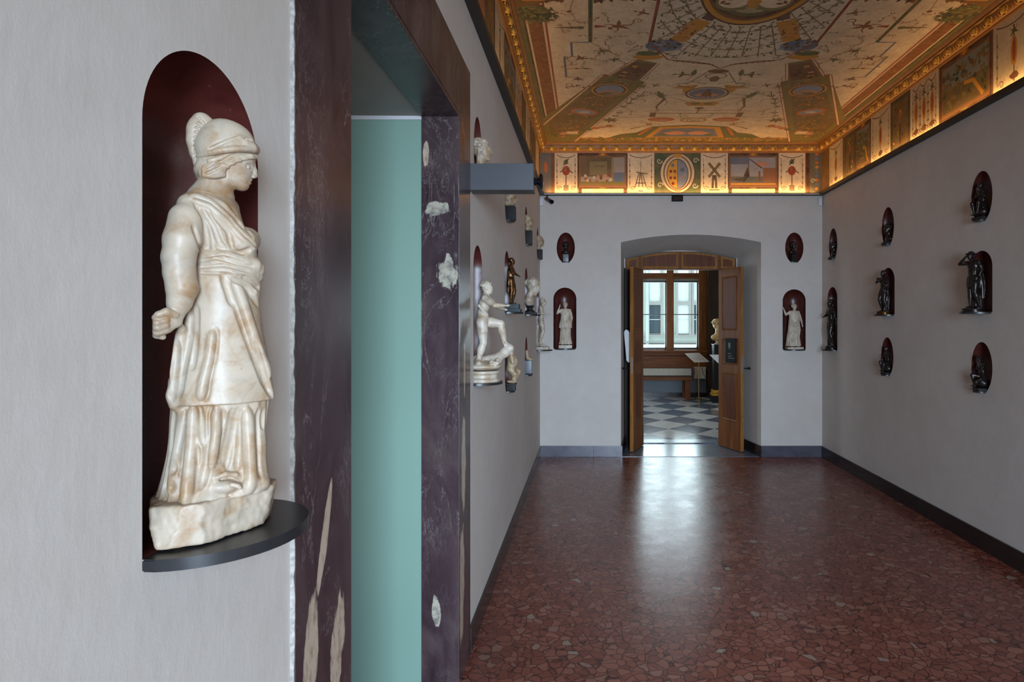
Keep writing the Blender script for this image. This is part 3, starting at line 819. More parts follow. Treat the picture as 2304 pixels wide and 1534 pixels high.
    P.foliage(lambda x, y: ((x-.56)/.14)**2+((y-v(2.6))/.11)**2 < 1, (.42, .70, v(2.6)-.11, v(2.6)+.11), 60, .04, [SLB, BLUE, GRN, DBROWN, srgb(140, 140, 130)])
    P.line([(u, w_) for u, w_ in zig[1:6]], 0.014, REDB); P.garland(0.66, v(2.32), 1.0, v(2.24), 0.0, DBROWN, 8, 0.018)
    # end field: hanging roundel, swags, cartouche
    br = srgb(112, 72, 40)
    P.blot(MX, v(2.10), 0.10, 0.05, br); P.blot(MX, v(1.93), 0.05, 0.07, br); P.ring(MX, v(2.0), 0.09, 0.06, 0.010, br, 18)
    P.line([(MX-0.09, v(2.08)), (MX-0.2, v(1.84)), (MX-0.3, v(1.82))], 0.008, br); P.leaf(MX-0.20, v(2.0), 0.15, 0.05, -1.5, GRN)
    P.poly([(MX-0.35, v(1.72)), (MX-0.13, v(1.80)), (MX-0.13, v(1.60)), (MX-0.22, v(1.60)), (MX-0.24, v(1.7))], OCHRE)
    P.line([(MX-0.30, v(1.78)), (MX-0.16, v(1.72)), (MX-0.12, v(1.78))], 0.02, srgb(130, 90, 40))
    P.ell(MX, v(1.58), 0.20, 0.165, DBROWN); P.ell(MX, v(1.58), 0.178, 0.145, CREAM2); P.ell(MX, v(1.58), 0.165, 0.133, SLB)
    P.blot(MX, v(1.54), 0.13, 0.06, PINK); P.blot(MX, v(1.56), 0.05, 0.08, BROWN); P.line([(MX-0.05, v(1.48)), (MX, v(1.68))], 0.012, DBROWN)
    P.poly([(MX-0.17, v(1.32)), (MX-0.10, v(1.37)), (MX, v(1.34)), (MX, v(1.24)), (MX-0.12, v(1.24))], OCHRE); P.ell(MX-0.06, v(1.30), 0.045, 0.025, GRN)
    P.blot(MX, v(1.17), 0.05, 0.04, br); P.line([(MX, v(1.2)), (MX, v(1.02))], 0.012, br)
    P.line([(MX-0.17, v(1.58)), (MX-0.42, v(1.52)), (MX-0.56, v(1.62))], 0.007, BROWN); P.scroll(MX-0.44, v(1.60), 0.05, OLIVE, 0.010)
    P.garland(MX-0.40, v(1.50), MX-0.05, v(1.26), -0.04, srgb(150, 120, 90), 6, 0.012)
    P.line([(MX-0.36, v(1.46)), (MX-0.42, v(1.22)), (MX-0.40, v(1.12))], 0.03, br, 0.008); P.leaf(MX-0.38, v(1.44), 0.22, 0.07, -1.9, GRN)
    P.line([(MX-0.42, v(1.02)), (MX, v(1.02))], 0.014, BROWN); P.line([(MX-0.42, v(1.06)), (MX-0.3, v(1.13)), (MX-0.2, v(1.10)), (MX, v(1.10))], 0.006, br)
    P.rect(MX-0.46, v(.90), MX-0.40, v(1.04), br); P.line([(MX-0.78, v(.88)), (MX-0.44, v(.91))], 0.006, br)
    P.bird(MX-0.28, v(2.03), 0.045, 0.1, GRN, br); P.bird(0.58, v(1.78), 0.03, 2.0, BROWN, br)
    P.sprig([(0.32, v(1.2)), (0.38, v(1.3)), (0.40, v(1.42)), (0.46, v(1.5)), (0.50, v(1.63))], srgb(80, 76, 50), 0.05, 0.010)
    P.sprig([(0.26, v(.92)), (0.30, v(1.02)), (0.31, v(1.1))], br, 0.05); P.blot(0.22, v(.80), 0.07, 0.05, srgb(130, 100, 60)); P.scroll(0.22, v(.6), 0.05, br)
    for k in range(7): P.leaf(0.22, v(.80), 0.10, 0.03, k*0.9, srgb(110, 88, 54))
    P.grotesque(0.47, v(1.75), 0.05, 1.2, br, GRN)
    P.ell(MX-0.33, v(.82), 0.14, 0.07, ORNG); P.ell(MX-0.33, v(.80), 0.09, 0.03, PINK); P.ell(MX, v(.80), 0.14, 0.08, OCHRE); P.ell(MX, v(.80), 0.11, 0.055, CREAM2); P.scroll(MX-0.03, v(.80), 0.05, BROWN, 0.01)
    P.poly([(MX-0.85, v(.16)), (MX-0.72, v(.30)), (MX-0.55, v(.36)), (MX-0.40, v(.58)), (MX, v(.64)), (MX, v(.16))], GRN)
    P.poly([(MX-0.44, v(.17)), (MX-0.32, v(.56)), (MX, v(.60)), (MX, v(.17))], OCHRE)
    P.poly([(MX-0.37, v(.20)), (MX-0.27, v(.50)), (MX, v(.53)), (MX, v(.20))], SLB)
    P.blot(MX-0.12, v(.34), 0.14, 0.08, PINK); P.blot(MX-0.25, v(.28), 0.06, 0.05, GRN)
    P.line([(MX-0.40, v(.56)), (MX-0.52, v(.26))], 0.035, ORNG); P.grotesque(MX-0.44, v(.66), 0.06, 0.8, br, OCHRE)
    P.line([(MX-0.62, v(.50)), (MX-0.42, v(.64))], 0.02, br, 0.006)
def ceiling_medallion(P, v):
    # medallion
    P.mir = None
    P.ell(MX, v(3.55), 0.385, 0.61, DBROWN, 44); P.ell(MX, v(3.55), 0.37, 0.59, OCHRE, 44); P.ell(MX, v(3.55), 0.335, 0.54, srgb(112, 70, 30), 44)
    P.ell(MX, v(3.55), 0.315, 0.51, DBROWN, 44); P.ell(MX, v(3.55), 0.29, 0.475, srgb(84, 88, 52), 44); P.ell(MX, v(3.55), 0.26, 0.43, srgb(170, 152, 110), 44)
    P.mir = MX
    P.ell(MX-0.13, v(3.27), 0.12, 0.12, srgb(120, 112, 70)); P.ell(MX-0.13, v(3.28), 0.10, 0.09, CREAM)
    P.line([(MX-0.26, v(3.37)), (MX-0.16, v(3.31)), (MX-0.05, v(3.34)), (MX, v(3.37))], 0.04, BROWN); P.blot(MX, v(3.27), 0.05, 0.09, OCHRE)
    P.foliage(lambda x, y: ((x-MX)/.27)**2+((y-v(3.55))/.43)**2 < .9, (MX-.27, MX, v(3.55)-.4, v(3.55)+.4), 40, .05, [BROWN, OLIVE, ORNG, srgb(150, 120, 80)])
ceiling_half(P, lambda t: 7.5-t)
ceiling_half(P, lambda t: 0.4+t)
ceiling_medallion(P, lambda t: 7.5-t)
P.build()

# frieze: end wall and side walls
def frieze_picture(P, u0, u1, z0, z1, kind):
    P.rect(u0, z0, u1, z1, DBROWN); P.rect(u0+.015, z0+.015, u1-.015, z1-.02, srgb(126, 84, 52)); P.rect(u0+.035, z0+.045, u1-.035, z1-.045, srgb(150, 140, 128))
    a, b_, c, d = u0+.035, u1-.035, z0+.045, z1-.045
    w = b_-a; h = d-c
    if kind == 0:      # view into a workshop hall
        P.rect(a, c+.3*h, a+.72*w, d, srgb(92, 78, 50)); P.rect(a+.2*w, c+.35*h, a+.6*w, c+.85*h, srgb(126, 112, 74)); P.line([(a+.3*w, c+.68*h), (a+.55*w, c+.68*h)], .006, DBROWN)
        P.rect(a+.70*w, c, a+.75*w, d, srgb(130, 120, 84)); P.rect(a+.75*w, c+.1*h, b_, c+.45*h, SLB)
        for k in range(14): P.blot(a+w*random.uniform(.05, .75), c+h*random.uniform(.1, .35), .018, .022, random.choice([PINK, BROWN, REDB, CREAM2, DBROWN]))
        P.rect(a, c, b_, c+.12*h, OLIVE)
    elif kind == 1:    # harbour works with a crane
        P.rect(a, c+.35*h, b_, d, srgb(150, 150, 150)); P.rect(a, c+.75*h, a+.4*w, d, SLB); P.blot(a+.7*w, c+.75*h, .1, .04, PINK)
        P.rect(a, c, b_, c+.3*h, srgb(92, 96, 92)); P.poly([(a+.28*w, c+.3*h), (a+.42*w, c+.3*h), (a+.40*w, c+.6*h), (a+.36*w, c+.62*h)], DBROWN)
        P.line([(a+.38*w, c+.55*h), (a+.41*w, c+.95*h), (a+.7*w, c+.6*h)], .012, DBROWN); P.rect(a+.72*w, c+.1*h, b_, c+.62*h, srgb(140, 90, 60)); P.rect(a+.62*w, c+.1*h, a+.66*w, c+.5*h, BROWN)
        P.poly([(a, c+.2*h), (a+.3*w, c+.1*h), (a+.4*w, c+.3*h)], srgb(60, 56, 46)); P.rect(a, c, b_, c+.07*h, OCHRE)
    else:              # wooded landscape
        P.rect(a, c+.5*h, b_, d, srgb(116, 126, 116)); P.rect(a, c, b_, c+.5*h, srgb(94, 80, 44))
        P.foliage(None, (a+.01, b_-.01, c+.15*h, c+.9*h), 120, .045, [GRN, DGRN, OLIVE, srgb(120, 84, 44), srgb(70, 76, 60), srgb(96, 96, 60)])
        P.line([(a+.1*w, c), (a+.3*w, c+.4*h), (a+.5*w, c+.45*h)], .03, OCHRE)
    m = (u0+u1)/2
    P.ell(m, z1-.012, .05, .026, srgb(140, 84, 44)); P.ell(m, z1-.012, .025, .015, OCHRE)
    for s in (-1, 1): P.garland(m+s*.05, z1-.015, m+s*(u1-u0)*.5, z1-.012, -.018, DGRN, 5, .014)
    P.blot(m, z0+.012, .05, .012, OLIVE)

def candelabrum(P, u, z0, z1, w, kind):
    br = srgb(96, 58, 36)
    h = z1-z0
    P.garland(u-w*.42, z1-.02, u+w*.42, z1-.02, -.035, br, 6, .010)
    for s in (-1, 1):
        P.line([(u+s*w*.40, z0+.12*h), (u+s*w*.40, z1-.06)], .005, br)
        for t in (.25, .4, .55, .7): P.blot(u+s*w*.40, z0+t*h, .009, .012, br)
        P.scroll(u+s*w*.30, z0+.12*h, .028, br, .007)
    if kind == 'ball':
        P.blot(u, z0+.10*h, .035, .03, srgb(120, 104, 84)); P.rect(u-.03, z0+.06*h, u+.03, z0+.20*h, srgb(130, 112, 92)); P.line([(u, z0+.2*h), (u, z0+.5*h)], .012, br)
        P.ell(u, z0+.56*h, .045, .055, REDB); P.ell(u-.01, z0+.60*h, .018, .02, ORNG, 10)
        P.line([(u-.07, z0+.52*h), (u, z0+.62*h), (u+.08, z0+.50*h)], .012, br); P.blot(u, z0+.78*h, .035, .035, GRN); P.line([(u-.03, z0+.7*h), (u+.03, z0+.86*h)], .012, DGRN)
    elif kind == 'tripod':
        P.line([(u, z0+.35*h), (u, z0+.80*h)], .006, br)
        for s in (-1, -.35, .35, 1): P.line([(u+s*.065, z0+.15*h), (u+s*.02, z0+.50*h)], .010, srgb(84, 76, 52))
        P.line([(u-.05, z0+.52*h), (u+.08, z0+.48*h)], .012, srgb(84, 76, 52)); P.line([(u-.05, z0+.25*h), (u+.06, z0+.25*h)], .010, br)
        P.blot(u, z0+.05*h, .04, .012, SLB)
    elif kind == 'mill':
        P.poly([(u-.035, z0+.12*h), (u+.035, z0+.12*h), (u+.025, z0+.45*h), (u-.025, z0+.45*h)], srgb(70, 62, 40)); P.rect(u-.008, z0+.12*h, u+.008, z0+.32*h, CREAM2)
        for s in (-1, 1):
            P.line([(u-s*.065, z0+.40*h), (u+s*.065, z0+.75*h)], .028, DGRN); P.line([(u-s*.065, z0+.40*h), (u+s*.065, z0+.75*h)], .006, OCHRE)
        P.line([(u-.06, z0+.08*h), (u+.06, z0+.08*h)], .014, srgb(90, 84, 50))
    else:
        P.line([(u, z0+.08*h), (u, z1-.08)], .010, br); P.ell(u, z0+.5*h, .03, .10, OCHRE, 14); P.ell(u, z0+.5*h, .016, .07, REDB, 12)
        P.grotesque(u, z0+.78*h, .04, 1.5, br, GRN); P.blot(u, z0+.16*h, .045, .03, br)

def arms(P, u, z0, z1):
    P.rect(u-.265, z0, u+.265, z1, srgb(62, 82, 50))
    P.ell(u, (z0+z1)/2, .205, .235, DBROWN, 36); P.ell(u, (z0+z1)/2, .195, .225, CREAM2, 36); P.ell(u, (z0+z1)/2, .165, .205, BROWN, 30); P.ell(u, (z0+z1)/2, .150, .19, CREAM2, 30)
    n = 24; c = (z0+z1)/2 - .01
    L = [(u-.118*sin(pi*k/n), c+.165*cos(pi*k/n)) for k in range(n+1)]; R = [(u+.118*sin(pi*k/n), c+.165*cos(pi*k/n)) for k in range(n+1)]
    P.poly([(u-.126*sin(2*pi*k/32), c+.175*cos(2*pi*k/32)) for k in range(32)], DBROWN)
    P.poly(L, srgb(206, 150, 44)); P.poly(R, srgb(120, 128, 140))
    for (du, dz) in ((-.055, .10), (-.078, .03), (-.032, .03), (-.078, -.045), (-.032, -.045), (-.052, -.11)): P.ell(u+du, c+dz, .017, .019, srgb(130, 26, 20), 12)
    P.ell(u-.055, c+.10, .018, .02, SLB, 12); P.blot(u+.055, c+.05, .03, .03, srgb(92, 98, 104)); P.line([(u+.02, c-.05), (u+.10, c+.0)], .014, srgb(150, 140, 120))
    P.line([(u, c+.165), (u, c-.165)], .006, BROWN)
    P.blot(u, z1-.03, .06, .03, OCHRE); P.blot(u, z0+.02, .05, .018, PINK)
    for s in (-1, 1):
        P.scroll(u+s*.21, z1-.09, .035, CREAM2, .012, 1.3, 0, s); P.scroll(u+s*.20, z0+.09, .035, CREAM2, .012, 1.3, 0, -s)

random.seed(5)
P = Paint('wall_frieze_end', lambda u, z, o: (u, YE-o*2, z))
P.rect(XL, ZL, XR, ZF, srgb(104, 62, 38))
X = lambda px: (px-1325)/195.2
z0, z1 = ZL+.02, ZF-.012
P.rect(XL, z0, X(1240), z1, srgb(96, 96, 90)); P.blot(X(1228), z0+.3, .03, .08, ORNG)
P.rect(X(1815), z0, XR, z1, srgb(86, 84, 66)); P.rect(X(1815), z0, X(1822), z1, DBROWN)
for k in range(9): P.blot(X(1838), z0+.05+k*.05, .025, .022, random.choice([OCHRE, SLB, ORNG])); 
P.scroll(X(1829), z0+.14, .03, CREAM2, .01)
for (a, b_, k) in ((1248, 1299, 'ball'), (1411, 1472, 'tripod'), (1577, 1638, 'mill'), (1752, 1812, 'ball')):
    P.rect(X(a), z0, X(b_), z1, CREAM); candelabrum(P, (X(a)+X(b_))/2, z0, z1, X(b_)-X(a), k)
frieze_picture(P, X(1300), X(1412), z0+.05, z1-.005, 0); frieze_picture(P, X(1638), X(1752), z0+.05, z1-.005, 1)
P.rect(X(1300), z0, X(1412), z0+.05, CREAM); P.rect(X(1638), z0, X(1752), z0+.05, CREAM)
for a in (1301, 1403, 1639, 1744): P.rect(X(a), z0, X(a+8), z0+.06, DBROWN)
arms(P, X(1524.5), z0, z1)
P.rect(XL, ZL, XR, ZL+.018, REDB)
P.build()

def side_frieze(name, mapf, seq):
    P = Paint(name, mapf)
    P.rect(YB, ZL, YE, ZF, srgb(104, 74, 44))
    for (a, b_, kind) in seq:
        a, b_ = min(a, b_), max(a, b_); m = (a+b_)/2
        if kind.startswith('pic'): frieze_picture(P, a, b_, z0+.03, z1-.005, int(kind[3:]))
        elif kind == 'dark':
            P.rect(a, z0, b_, z1, srgb(66, 66, 50)); P.rect(a+.03, z0+.04, b_-.03, z1-.04, srgb(104, 86, 48)); P.foliage(None, (a+.04, b_-.04, z0+.05, z1-.05), 40, .035, [OLIVE, GRN, OCHRE, BROWN, DBROWN]); P.grotesque(m, z0+.3, .05, 1.5, OCHRE, REDB); P.line([(m, z0+.05), (m, z0+.24)], .02, DBROWN)
        else:
            P.rect(a, z0, b_, z1, CREAM2)
            if b_-a > .4:
                for t in (.22, .5, .78): candelabrum(P, a+(b_-a)*t, z0, z1, (b_-a)*.3, 'vase')
            else: candelabrum(P, m, z0, z1, b_-a, kind)
    P.rect(YB, ZL, YE, ZL+.018, DBROWN)
    return P
seqR = [(6.71, 6.36, 'vase'), (6.30, 6.06, 'dark'), (6.05, 5.73, 'pic2'), (5.72, 5.35, 'vase'), (5.34, 5.03, 'dark'), (5.02, 4.61, 'vase'), (4.59, 4.01, 'pic2'), (3.99, 3.60, 'vase'),
        (3.58, 3.3, 'dark'), (3.28, 2.7, 'pic1'), (2.66, 2.2, 'vase'), (2.1, 1.5, 'pic2'), (1.4, .9, 'vase'), (.8, .2, 'pic0'), (.1, -.4, 'vase'), (-.5, -1.1, 'pic2'), (-1.2, -1.7, 'vase'), (-1.8, -2.3, 'dark')]
random.seed(8); side_frieze('wall_frieze_right', lambda u, z, o: (XR-o*2, u, z), seqR).build()
random.seed(9); side_frieze('wall_frieze_left', lambda u, z, o: (XL+o*2, u, z), seqR).build()

# ------------------------------------------------------------------ the wooden door of the archway
# arched head panel over the door
fr = struct('door_2', NB(0.44, 0.66, YD-0.02, YD+0.10, 0.004, 2.24, 0.003), WOODD)      # left post
obj('door_post', NB(1.672, 1.88, YD-0.02, YD+0.10, 0.004, 2.24, 0.003), WOODD, fr)
bm = bmesh.new()
pts = [(x, YD-0.03, z-0.004) for x, z in arch_pts(BX0+0.006, BX1-0.006, BSP, BCR, 24)]
prism(bm, [(BX0+0.006, YD-0.03, 2.215)] + pts + [(BX1-0.006, YD-0.03, 2.215)], (0, 0.09, 0))
obj('transom_board', bm, WOODX, fr)
bm = bmesh.new()
def archz(x): t = (x-BX0)/(BX1-BX0); return BSP + (BCR-BSP)*(1-(2*t-1)**2)
for (x0, x1) in ((0.475, 0.625), (0.655, 1.125), (1.165, 1.62), (1.66, 1.84)):
    n = 8; inner = [(x0+0.028, 2.255)] + [(x0+0.028+(x1-x0-0.056)*k/n, archz(x0+0.028+(x1-x0-0.056)*k/n)-0.034) for k in range(n+1)] + [(x1-0.028, 2.255)]
    outer = [(x0, 2.225)] + [(x0+(x1-x0)*k/n, archz(x0+(x1-x0)*k/n)-0.010) for k in range(n+1)] + [(x1, 2.225)]
    m_ = len(inner)
    a = [bm.verts.new((x, YD-0.044, z)) for x, z in outer]; b_ = [bm.verts.new((x, YD-0.036, z)) for x, z in inner]; c_ = [bm.verts.new((x, YD-0.031, z)) for x, z in outer]
    for k in range(m_):
        bm.faces.new((a[k], a[(k+1) % m_], b_[(k+1) % m_], b_[k])); bm.faces.new((a[k], a[(k+1) % m_], c_[(k+1) % m_], c_[k]))
obj('transom_moulding', bm, WOODE, fr)
bm = bmesh.new()
for (x0, x1) in ((0.475, 0.625), (0.655, 1.125), (1.165, 1.62), (1.66, 1.84)):
    n = 8; prism(bm, [(x0+0.03, YD-0.0335, 2.258)] + [(x0+0.03+(x1-x0-0.06)*k/n, YD-0.0335, archz(x0+0.03+(x1-x0-0.06)*k/n)-0.037) for k in range(n+1)] + [(x1-0.03, YD-0.0335, 2.258)], (0, 0.003, 0))
obj('transom_panel', bm, WOODP, fr)

def door_leaf(name, hinge, tip, label, plate, side):
    """leaf from hinge point to tip point (in plan); side: +1 the panelled face looks along +normal"""
    h = Vector((*hinge, 0)); t = Vector((*tip, 0)); L = (t-h).length; ang = math.atan2(t.y-h.y, t.x-h.x)
    r = thing(name, label, 'door', (h.x, h.y, 0.012), ang)
    T = 0.042; H = 2.20
    bm = NB(0, L, -T/2, T/2, 0, H, 0.002)
    obj('leaf', bm, WOOD, r)
    bm = NB(L, L+0.004, -T/2-0.001, T/2+0.001, 0.001, H-0.001, 0.001)
    obj('meeting_edge', bm, WOODE, r)
    for s in (-1, 1):
        bm = bmesh.new(); pm = bmesh.new()
        for (z0_, z1_) in ((0.33, 0.93), (1.02, 1.34), (1.44, 2.10)):
            x0_, x1_ = 0.070, L-0.062
            ya, yb, yc = s*T/2, s*(T/2+0.007), s*(T/2+0.001)
            lo = [(x0_, z0_), (x1_, z0_), (x1_, z1_), (x0_, z1_)]
            mi = [(x0_+.014, z0_+.014), (x1_-.014, z0_+.014), (x1_-.014, z1_-.014), (x0_+.014, z1_-.014)]
            ii = [(x0_+.030, z0_+.030), (x1_-.030, z0_+.030), (x1_-.030, z1_-.030), (x0_+.030, z1_-.030)]
            A = [bm.verts.new((x, ya, z)) for x, z in lo]; B = [bm.verts.new((x, yb, z)) for x, z in mi]; D_ = [bm.verts.new((x, yc, z)) for x, z in ii]
            for k in range(4):
                bm.faces.new((A[k], A[(k+1) % 4], B[(k+1) % 4], B[k])); bm.faces.new((B[k], B[(k+1) % 4], D_[(k+1) % 4], D_[k]))
            box(pm, x0_+.030, x1_-.030, s*(T/2-0.002), s*(T/2+0.0012), z0_+.030, z1_-.030)
        box(bm, 0.0, L, s*(T/2), s*(T/2+0.004), 0.0, 0.255, 0.0015)
        obj('panel_moulding', bm, WOOD, r, smooth=False); obj('panel', pm, WOODP, r)
    bm = NB(L+0.003, L+0.0065, -0.011, 0.011, 0.93, 1.12, 0.001); obj('lock_plate', bm, METAL, r)
    for z in (0.42, 1.62):
        bm = bmesh.new(); tube(bm, [(L+0.003, 0, z), (L+0.011, 0, z)], 0.007); obj('bolt', bm, BRASS, r)
        bm = bmesh.new(); tube(bm, [(L+0.003, 0, z+.035), (L+0.009, 0, z+.035)], 0.005); obj('bolt', bm, BRASS, r)
    for z in (0.28, 1.1, 1.95):
        bm = bmesh.new(); tube(bm, [(-0.004, plate*0.024, z-.05), (-0.004, plate*0.024, z+.05)], 0.009); obj('hinge', bm, BLACK, r)
    r['group'] = 'leaves of the walnut door'
    return r, L, T
# right leaf stands at an angle, its front plate facing the corridor centre
rd, RL, RT = door_leaf('door_leaf', (1.650, 7.555), (1.822, 7.135), 'right leaf of the open walnut door, carrying a black notice plate', 1, 1)
ld, LL, LT = door_leaf('door_leaf', (0.665, 7.555), (0.510, 7.135), 'left leaf of the open walnut door, seen nearly edge-on', -1, -1)
# black notice with a small crest and a few lines
nt = thing('notice_plate', 'black notice with small green crest hung on the right door leaf', 'sign', (0, 0, 0), 0)
nt.location = rd.location; nt.rotation_euler = rd.rotation_euler
s_ = -1
yf = s_*(RT/2+0.0135)
obj('plate', NB(0.175, 0.385, yf-0.004, yf+0.0055, 1.045, 1.345, 0.001), BLACK, nt)
bm = bmesh.new()
cg = [(0.230, 1.29), (0.274, 1.29), (0.274, 1.245), (0.252, 1.205), (0.230, 1.245)]
prism(bm, [(x, yf-0.0046, z) for x, z in cg], (0, 0.0008, 0))
obj('crest', bm, mk_plain('pale_green_print', (0.10, 0.17, 0.13), 0.6), nt)
PRINT = mk_plain('pale_print', (0.22, 0.26, 0.25), 0.6)
for (x0_, w_, z_) in ((0.225, 0.055, 1.155), (0.225, 0.075, 1.125), (0.225, 0.125, 1.10)):
    bm = bmesh.new(); random.seed(int(z_*1000)); x_ = x0_
    while x_ < x0_+w_:
        ww = random.uniform(.004, .011); box(bm, x_, x_+ww, yf-0.0046, yf-0.004, z_, z_+0.007); x_ += ww+0.003
    obj('text_line', bm, PRINT, nt)

# stays that hold the leaves to the reveal
for (xa, ya, xb, yb, lab) in ((1.826, 7.16, 1.918, 7.16, 'thin iron stay between the right door leaf and the reveal'), (0.502, 7.16, 0.402, 7.16, 'thin iron stay between the left door leaf and the reveal')):
    bm = bmesh.new(); tube(bm, [(xa, ya, 1.0), (xb, yb, 1.0)], 0.005); tube(bm, [(xb, ya, 0.985), (xb, ya, 1.015)], 0.008)
    o = obj('door_stay', bm, BLACK); tag(o, lab, 'door stay', 'iron stays of the door leaves')
# folded white sheets hanging on the left reveal
bm = bmesh.new()
for k, (dx, dz) in enumerate(((0, 0), (0.010, -0.012), (0.019, -0.02))):
    prism(bm, [(0.425+dx, 7.27+k*.004, 1.43+dz), (0.445+dx, 7.26, 1.465+dz), (0.476+dx, 7.25, 1.45+dz), (0.488+dx, 7.25, 1.09+dz), (0.455+dx, 7.26, 1.085+dz)], (0.006, 0.045, 0))
o = obj('leaflet_bundle', bm, PAPER); tag(o, 'bundle of white sheets hanging behind the left door leaf', 'papers')

# ------------------------------------------------------------------ the gallery beyond
YW = 12.4
bm = bmesh.new()
WIN = [(-0.60, 0.95), (1.07, 2.29)]
xs = -2.6
for (a, b_) in WIN:
    box(bm, xs, a, YW, YW+0.4, 0, 3.9); box(bm, a, b_, YW, YW+0.4, 0, 0.98); box(bm, a, b_, YW, YW+0.4, 3.25, 3.9); xs = b_
box(bm, xs, 3.9, YW, YW+0.4, 0, 3.9)
struct('wall_gallery_far', bm, mk_plain('blue_grey_dado_plaster', (0.16, 0.185, 0.21), 0.6))
struct('wall_gallery_right', NB(3.31, 3.9, 7.7, YW, 0, 3.9), PLASTER)
bm = bmesh.new()
box(bm, -2.75, -2.6, 7.58, 9.0, 0, 3.9); box(bm, -2.75, -2.6, 11.0, 12.8, 0, 3.9); box(bm, -2.75, -2.6, 9.0, 11.0, 0, 0.9); box(bm, -2.75, -2.6, 9.0, 11.0, 2.9, 3.9)
struct('wall_gallery_left', bm, PLASTER)
struct('ceiling_gallery', NB(-2.75, 3.9, 7.58, YW+0.4, 3.9, 4.0), PLASTER)
struct('baseboard_gallery', NB(-2.6, 3.3, YW-0.03, YW, 0.012, 0.10), BASED)
# dark timber panelling right of the window
pn = thing('wood_panelling', 'dark brown panelled timber wall right of the gallery window', 'panelling', (2.42, 12.2, 0))
obj('board', NB(0, 0.87, 0, 0.19, 0.013, 3.6, 0.004), WOODD, pn)
for (a, b_) in ((0.06, 0.40), (0.46, 0.82)):
    for (c_, d_) in ((0.25, 1.05), (1.15, 3.3)):
        bm = bmesh.new(); box(bm, a, b_, -0.008, 0.001, c_, d_, 0.006); obj('raised_panel', bm, WOODD, pn)
w2 = struct('window_2', NB(1.0, 2.42, YW-0.10, YW+0.05, 0.62, 0.86, 0.008), WOODX)        # apron below the sill
bm = bmesh.new(); box(bm, 1.0, 2.42, YW-0.16, YW+0.05, 0.93, 0.985, 0.01); box(bm, 1.0, 2.42, YW-0.13, YW+0.04, 0.87, 0.93, 0.01); box(bm, 1.0, 2.42, YW-0.12, YW, 0.60, 0.64, 0.008)
for z_ in (0.67, 0.73, 0.79): box(bm, 1.0, 2.42, YW-0.108, YW-0.09, z_, z_+0.022, 0.004)
obj('window_sill', bm, WOODX, w2)
bm = bmesh.new()
for (a, b_) in ((0.965, 1.082), (1.600, 1.745), (2.258, 2.42)): box(bm, a, b_, YW-0.06, YW+0.10, 0.985, 3.3, 0.006)
obj('window_post', bm, WOOD, w2)
bm = bmesh.new(); box(bm, 1.082, 2.258, YW-0.05, YW+0.10, 2.455, 2.565, 0.006); box(bm, 1.082, 2.258, YW-0.05, YW+0.1, 3.18, 3.3); box(bm, 1.082, 2.258, YW-0.02, YW+0.1, 0.985, 1.0)
obj('window_rail', bm, WOODX, w2)
STEEL = mk_plain('dark_green_steel', (0.030, 0.042, 0.045), 0.35)
for (a, b_) in ((1.085, 1.598), (1.748, 2.256)):
    bm = bmesh.new()
    for bx in ((a, a+.012, 1.0, 2.455), (b_-.022, b_, 1.0, 2.455), (a, b_, 1.0, 1.028), (a, b_, 2.375, 2.41), (a, b_, 1.702, 1.722)):
        box(bm, bx[0], bx[1], YW+0.02, YW+0.05, bx[2], bx[3], 0.002)
    sash = obj('sash', bm, STEEL, w2)
    obj('glass', NB(a+.012, b_-.022, YW+0.033, YW+0.036, 1.028, 2.375), GLASS, sash)
    obj('blind_head', NB(a, b_, YW+0.01, YW+0.05, 2.41, 2.455), mk_plain('faded_blind', (0.30, 0.27, 0.20), 0.8), w2)
bn = thing('wall_bench', 'long wooden bench with pale upholstered back under the gallery window', 'bench', (0.9, 12.33, 0.012))
obj('seat', NB(-1.3, 1.16, -0.42, 0.04, 0.385, 0.435, 0.006), WOODX, bn)
obj('back_cushion', NB(-1.3, 1.20, -0.05, -0.005, 0.45, 0.615, 0.01), mk_plain('cream_upholstery', (0.46, 0.42, 0.34), 0.8), bn)
for x in (-1.25, 1.02): obj('leg', NB(x, x+0.10, -0.40, -0.32, 0, 0.385, 0.006), WOODX, bn)
for x in (-1.25, 1.02): obj('leg', NB(x, x+0.10, -0.06, 0.0, 0, 0.385, 0.006), WOODX, bn)
bx_ = thing('side_cushion', 'small pale panel with red strap beside the bench end', 'cushion', (2.27, 12.28, 0.40))
obj('pad', NB(-0.13, 0.12, -0.03, 0.03, 0, 0.24, 0.008), mk_plain('cream_upholstery_light', (0.46, 0.42, 0.34), 0.8), bx_)
bm = bmesh.new(); tube(bm, [(-0.14, -0.05, 0.23), (-0.13, -0.07, 0.12), (-0.15, -0.06, 0.0), (-0.17, -0.05, -0.04)], 0.018); obj('strap', bm, ROPE, bx_)
bm = bmesh.new(); tube(bm, [(0.03, -0.05, 0.23), (0.05, -0.07, 0.12), (0.10, -0.06, 0.03), (0.13, -0.05, -0.03)], 0.007); obj('strap', bm, ROPE, bx_)

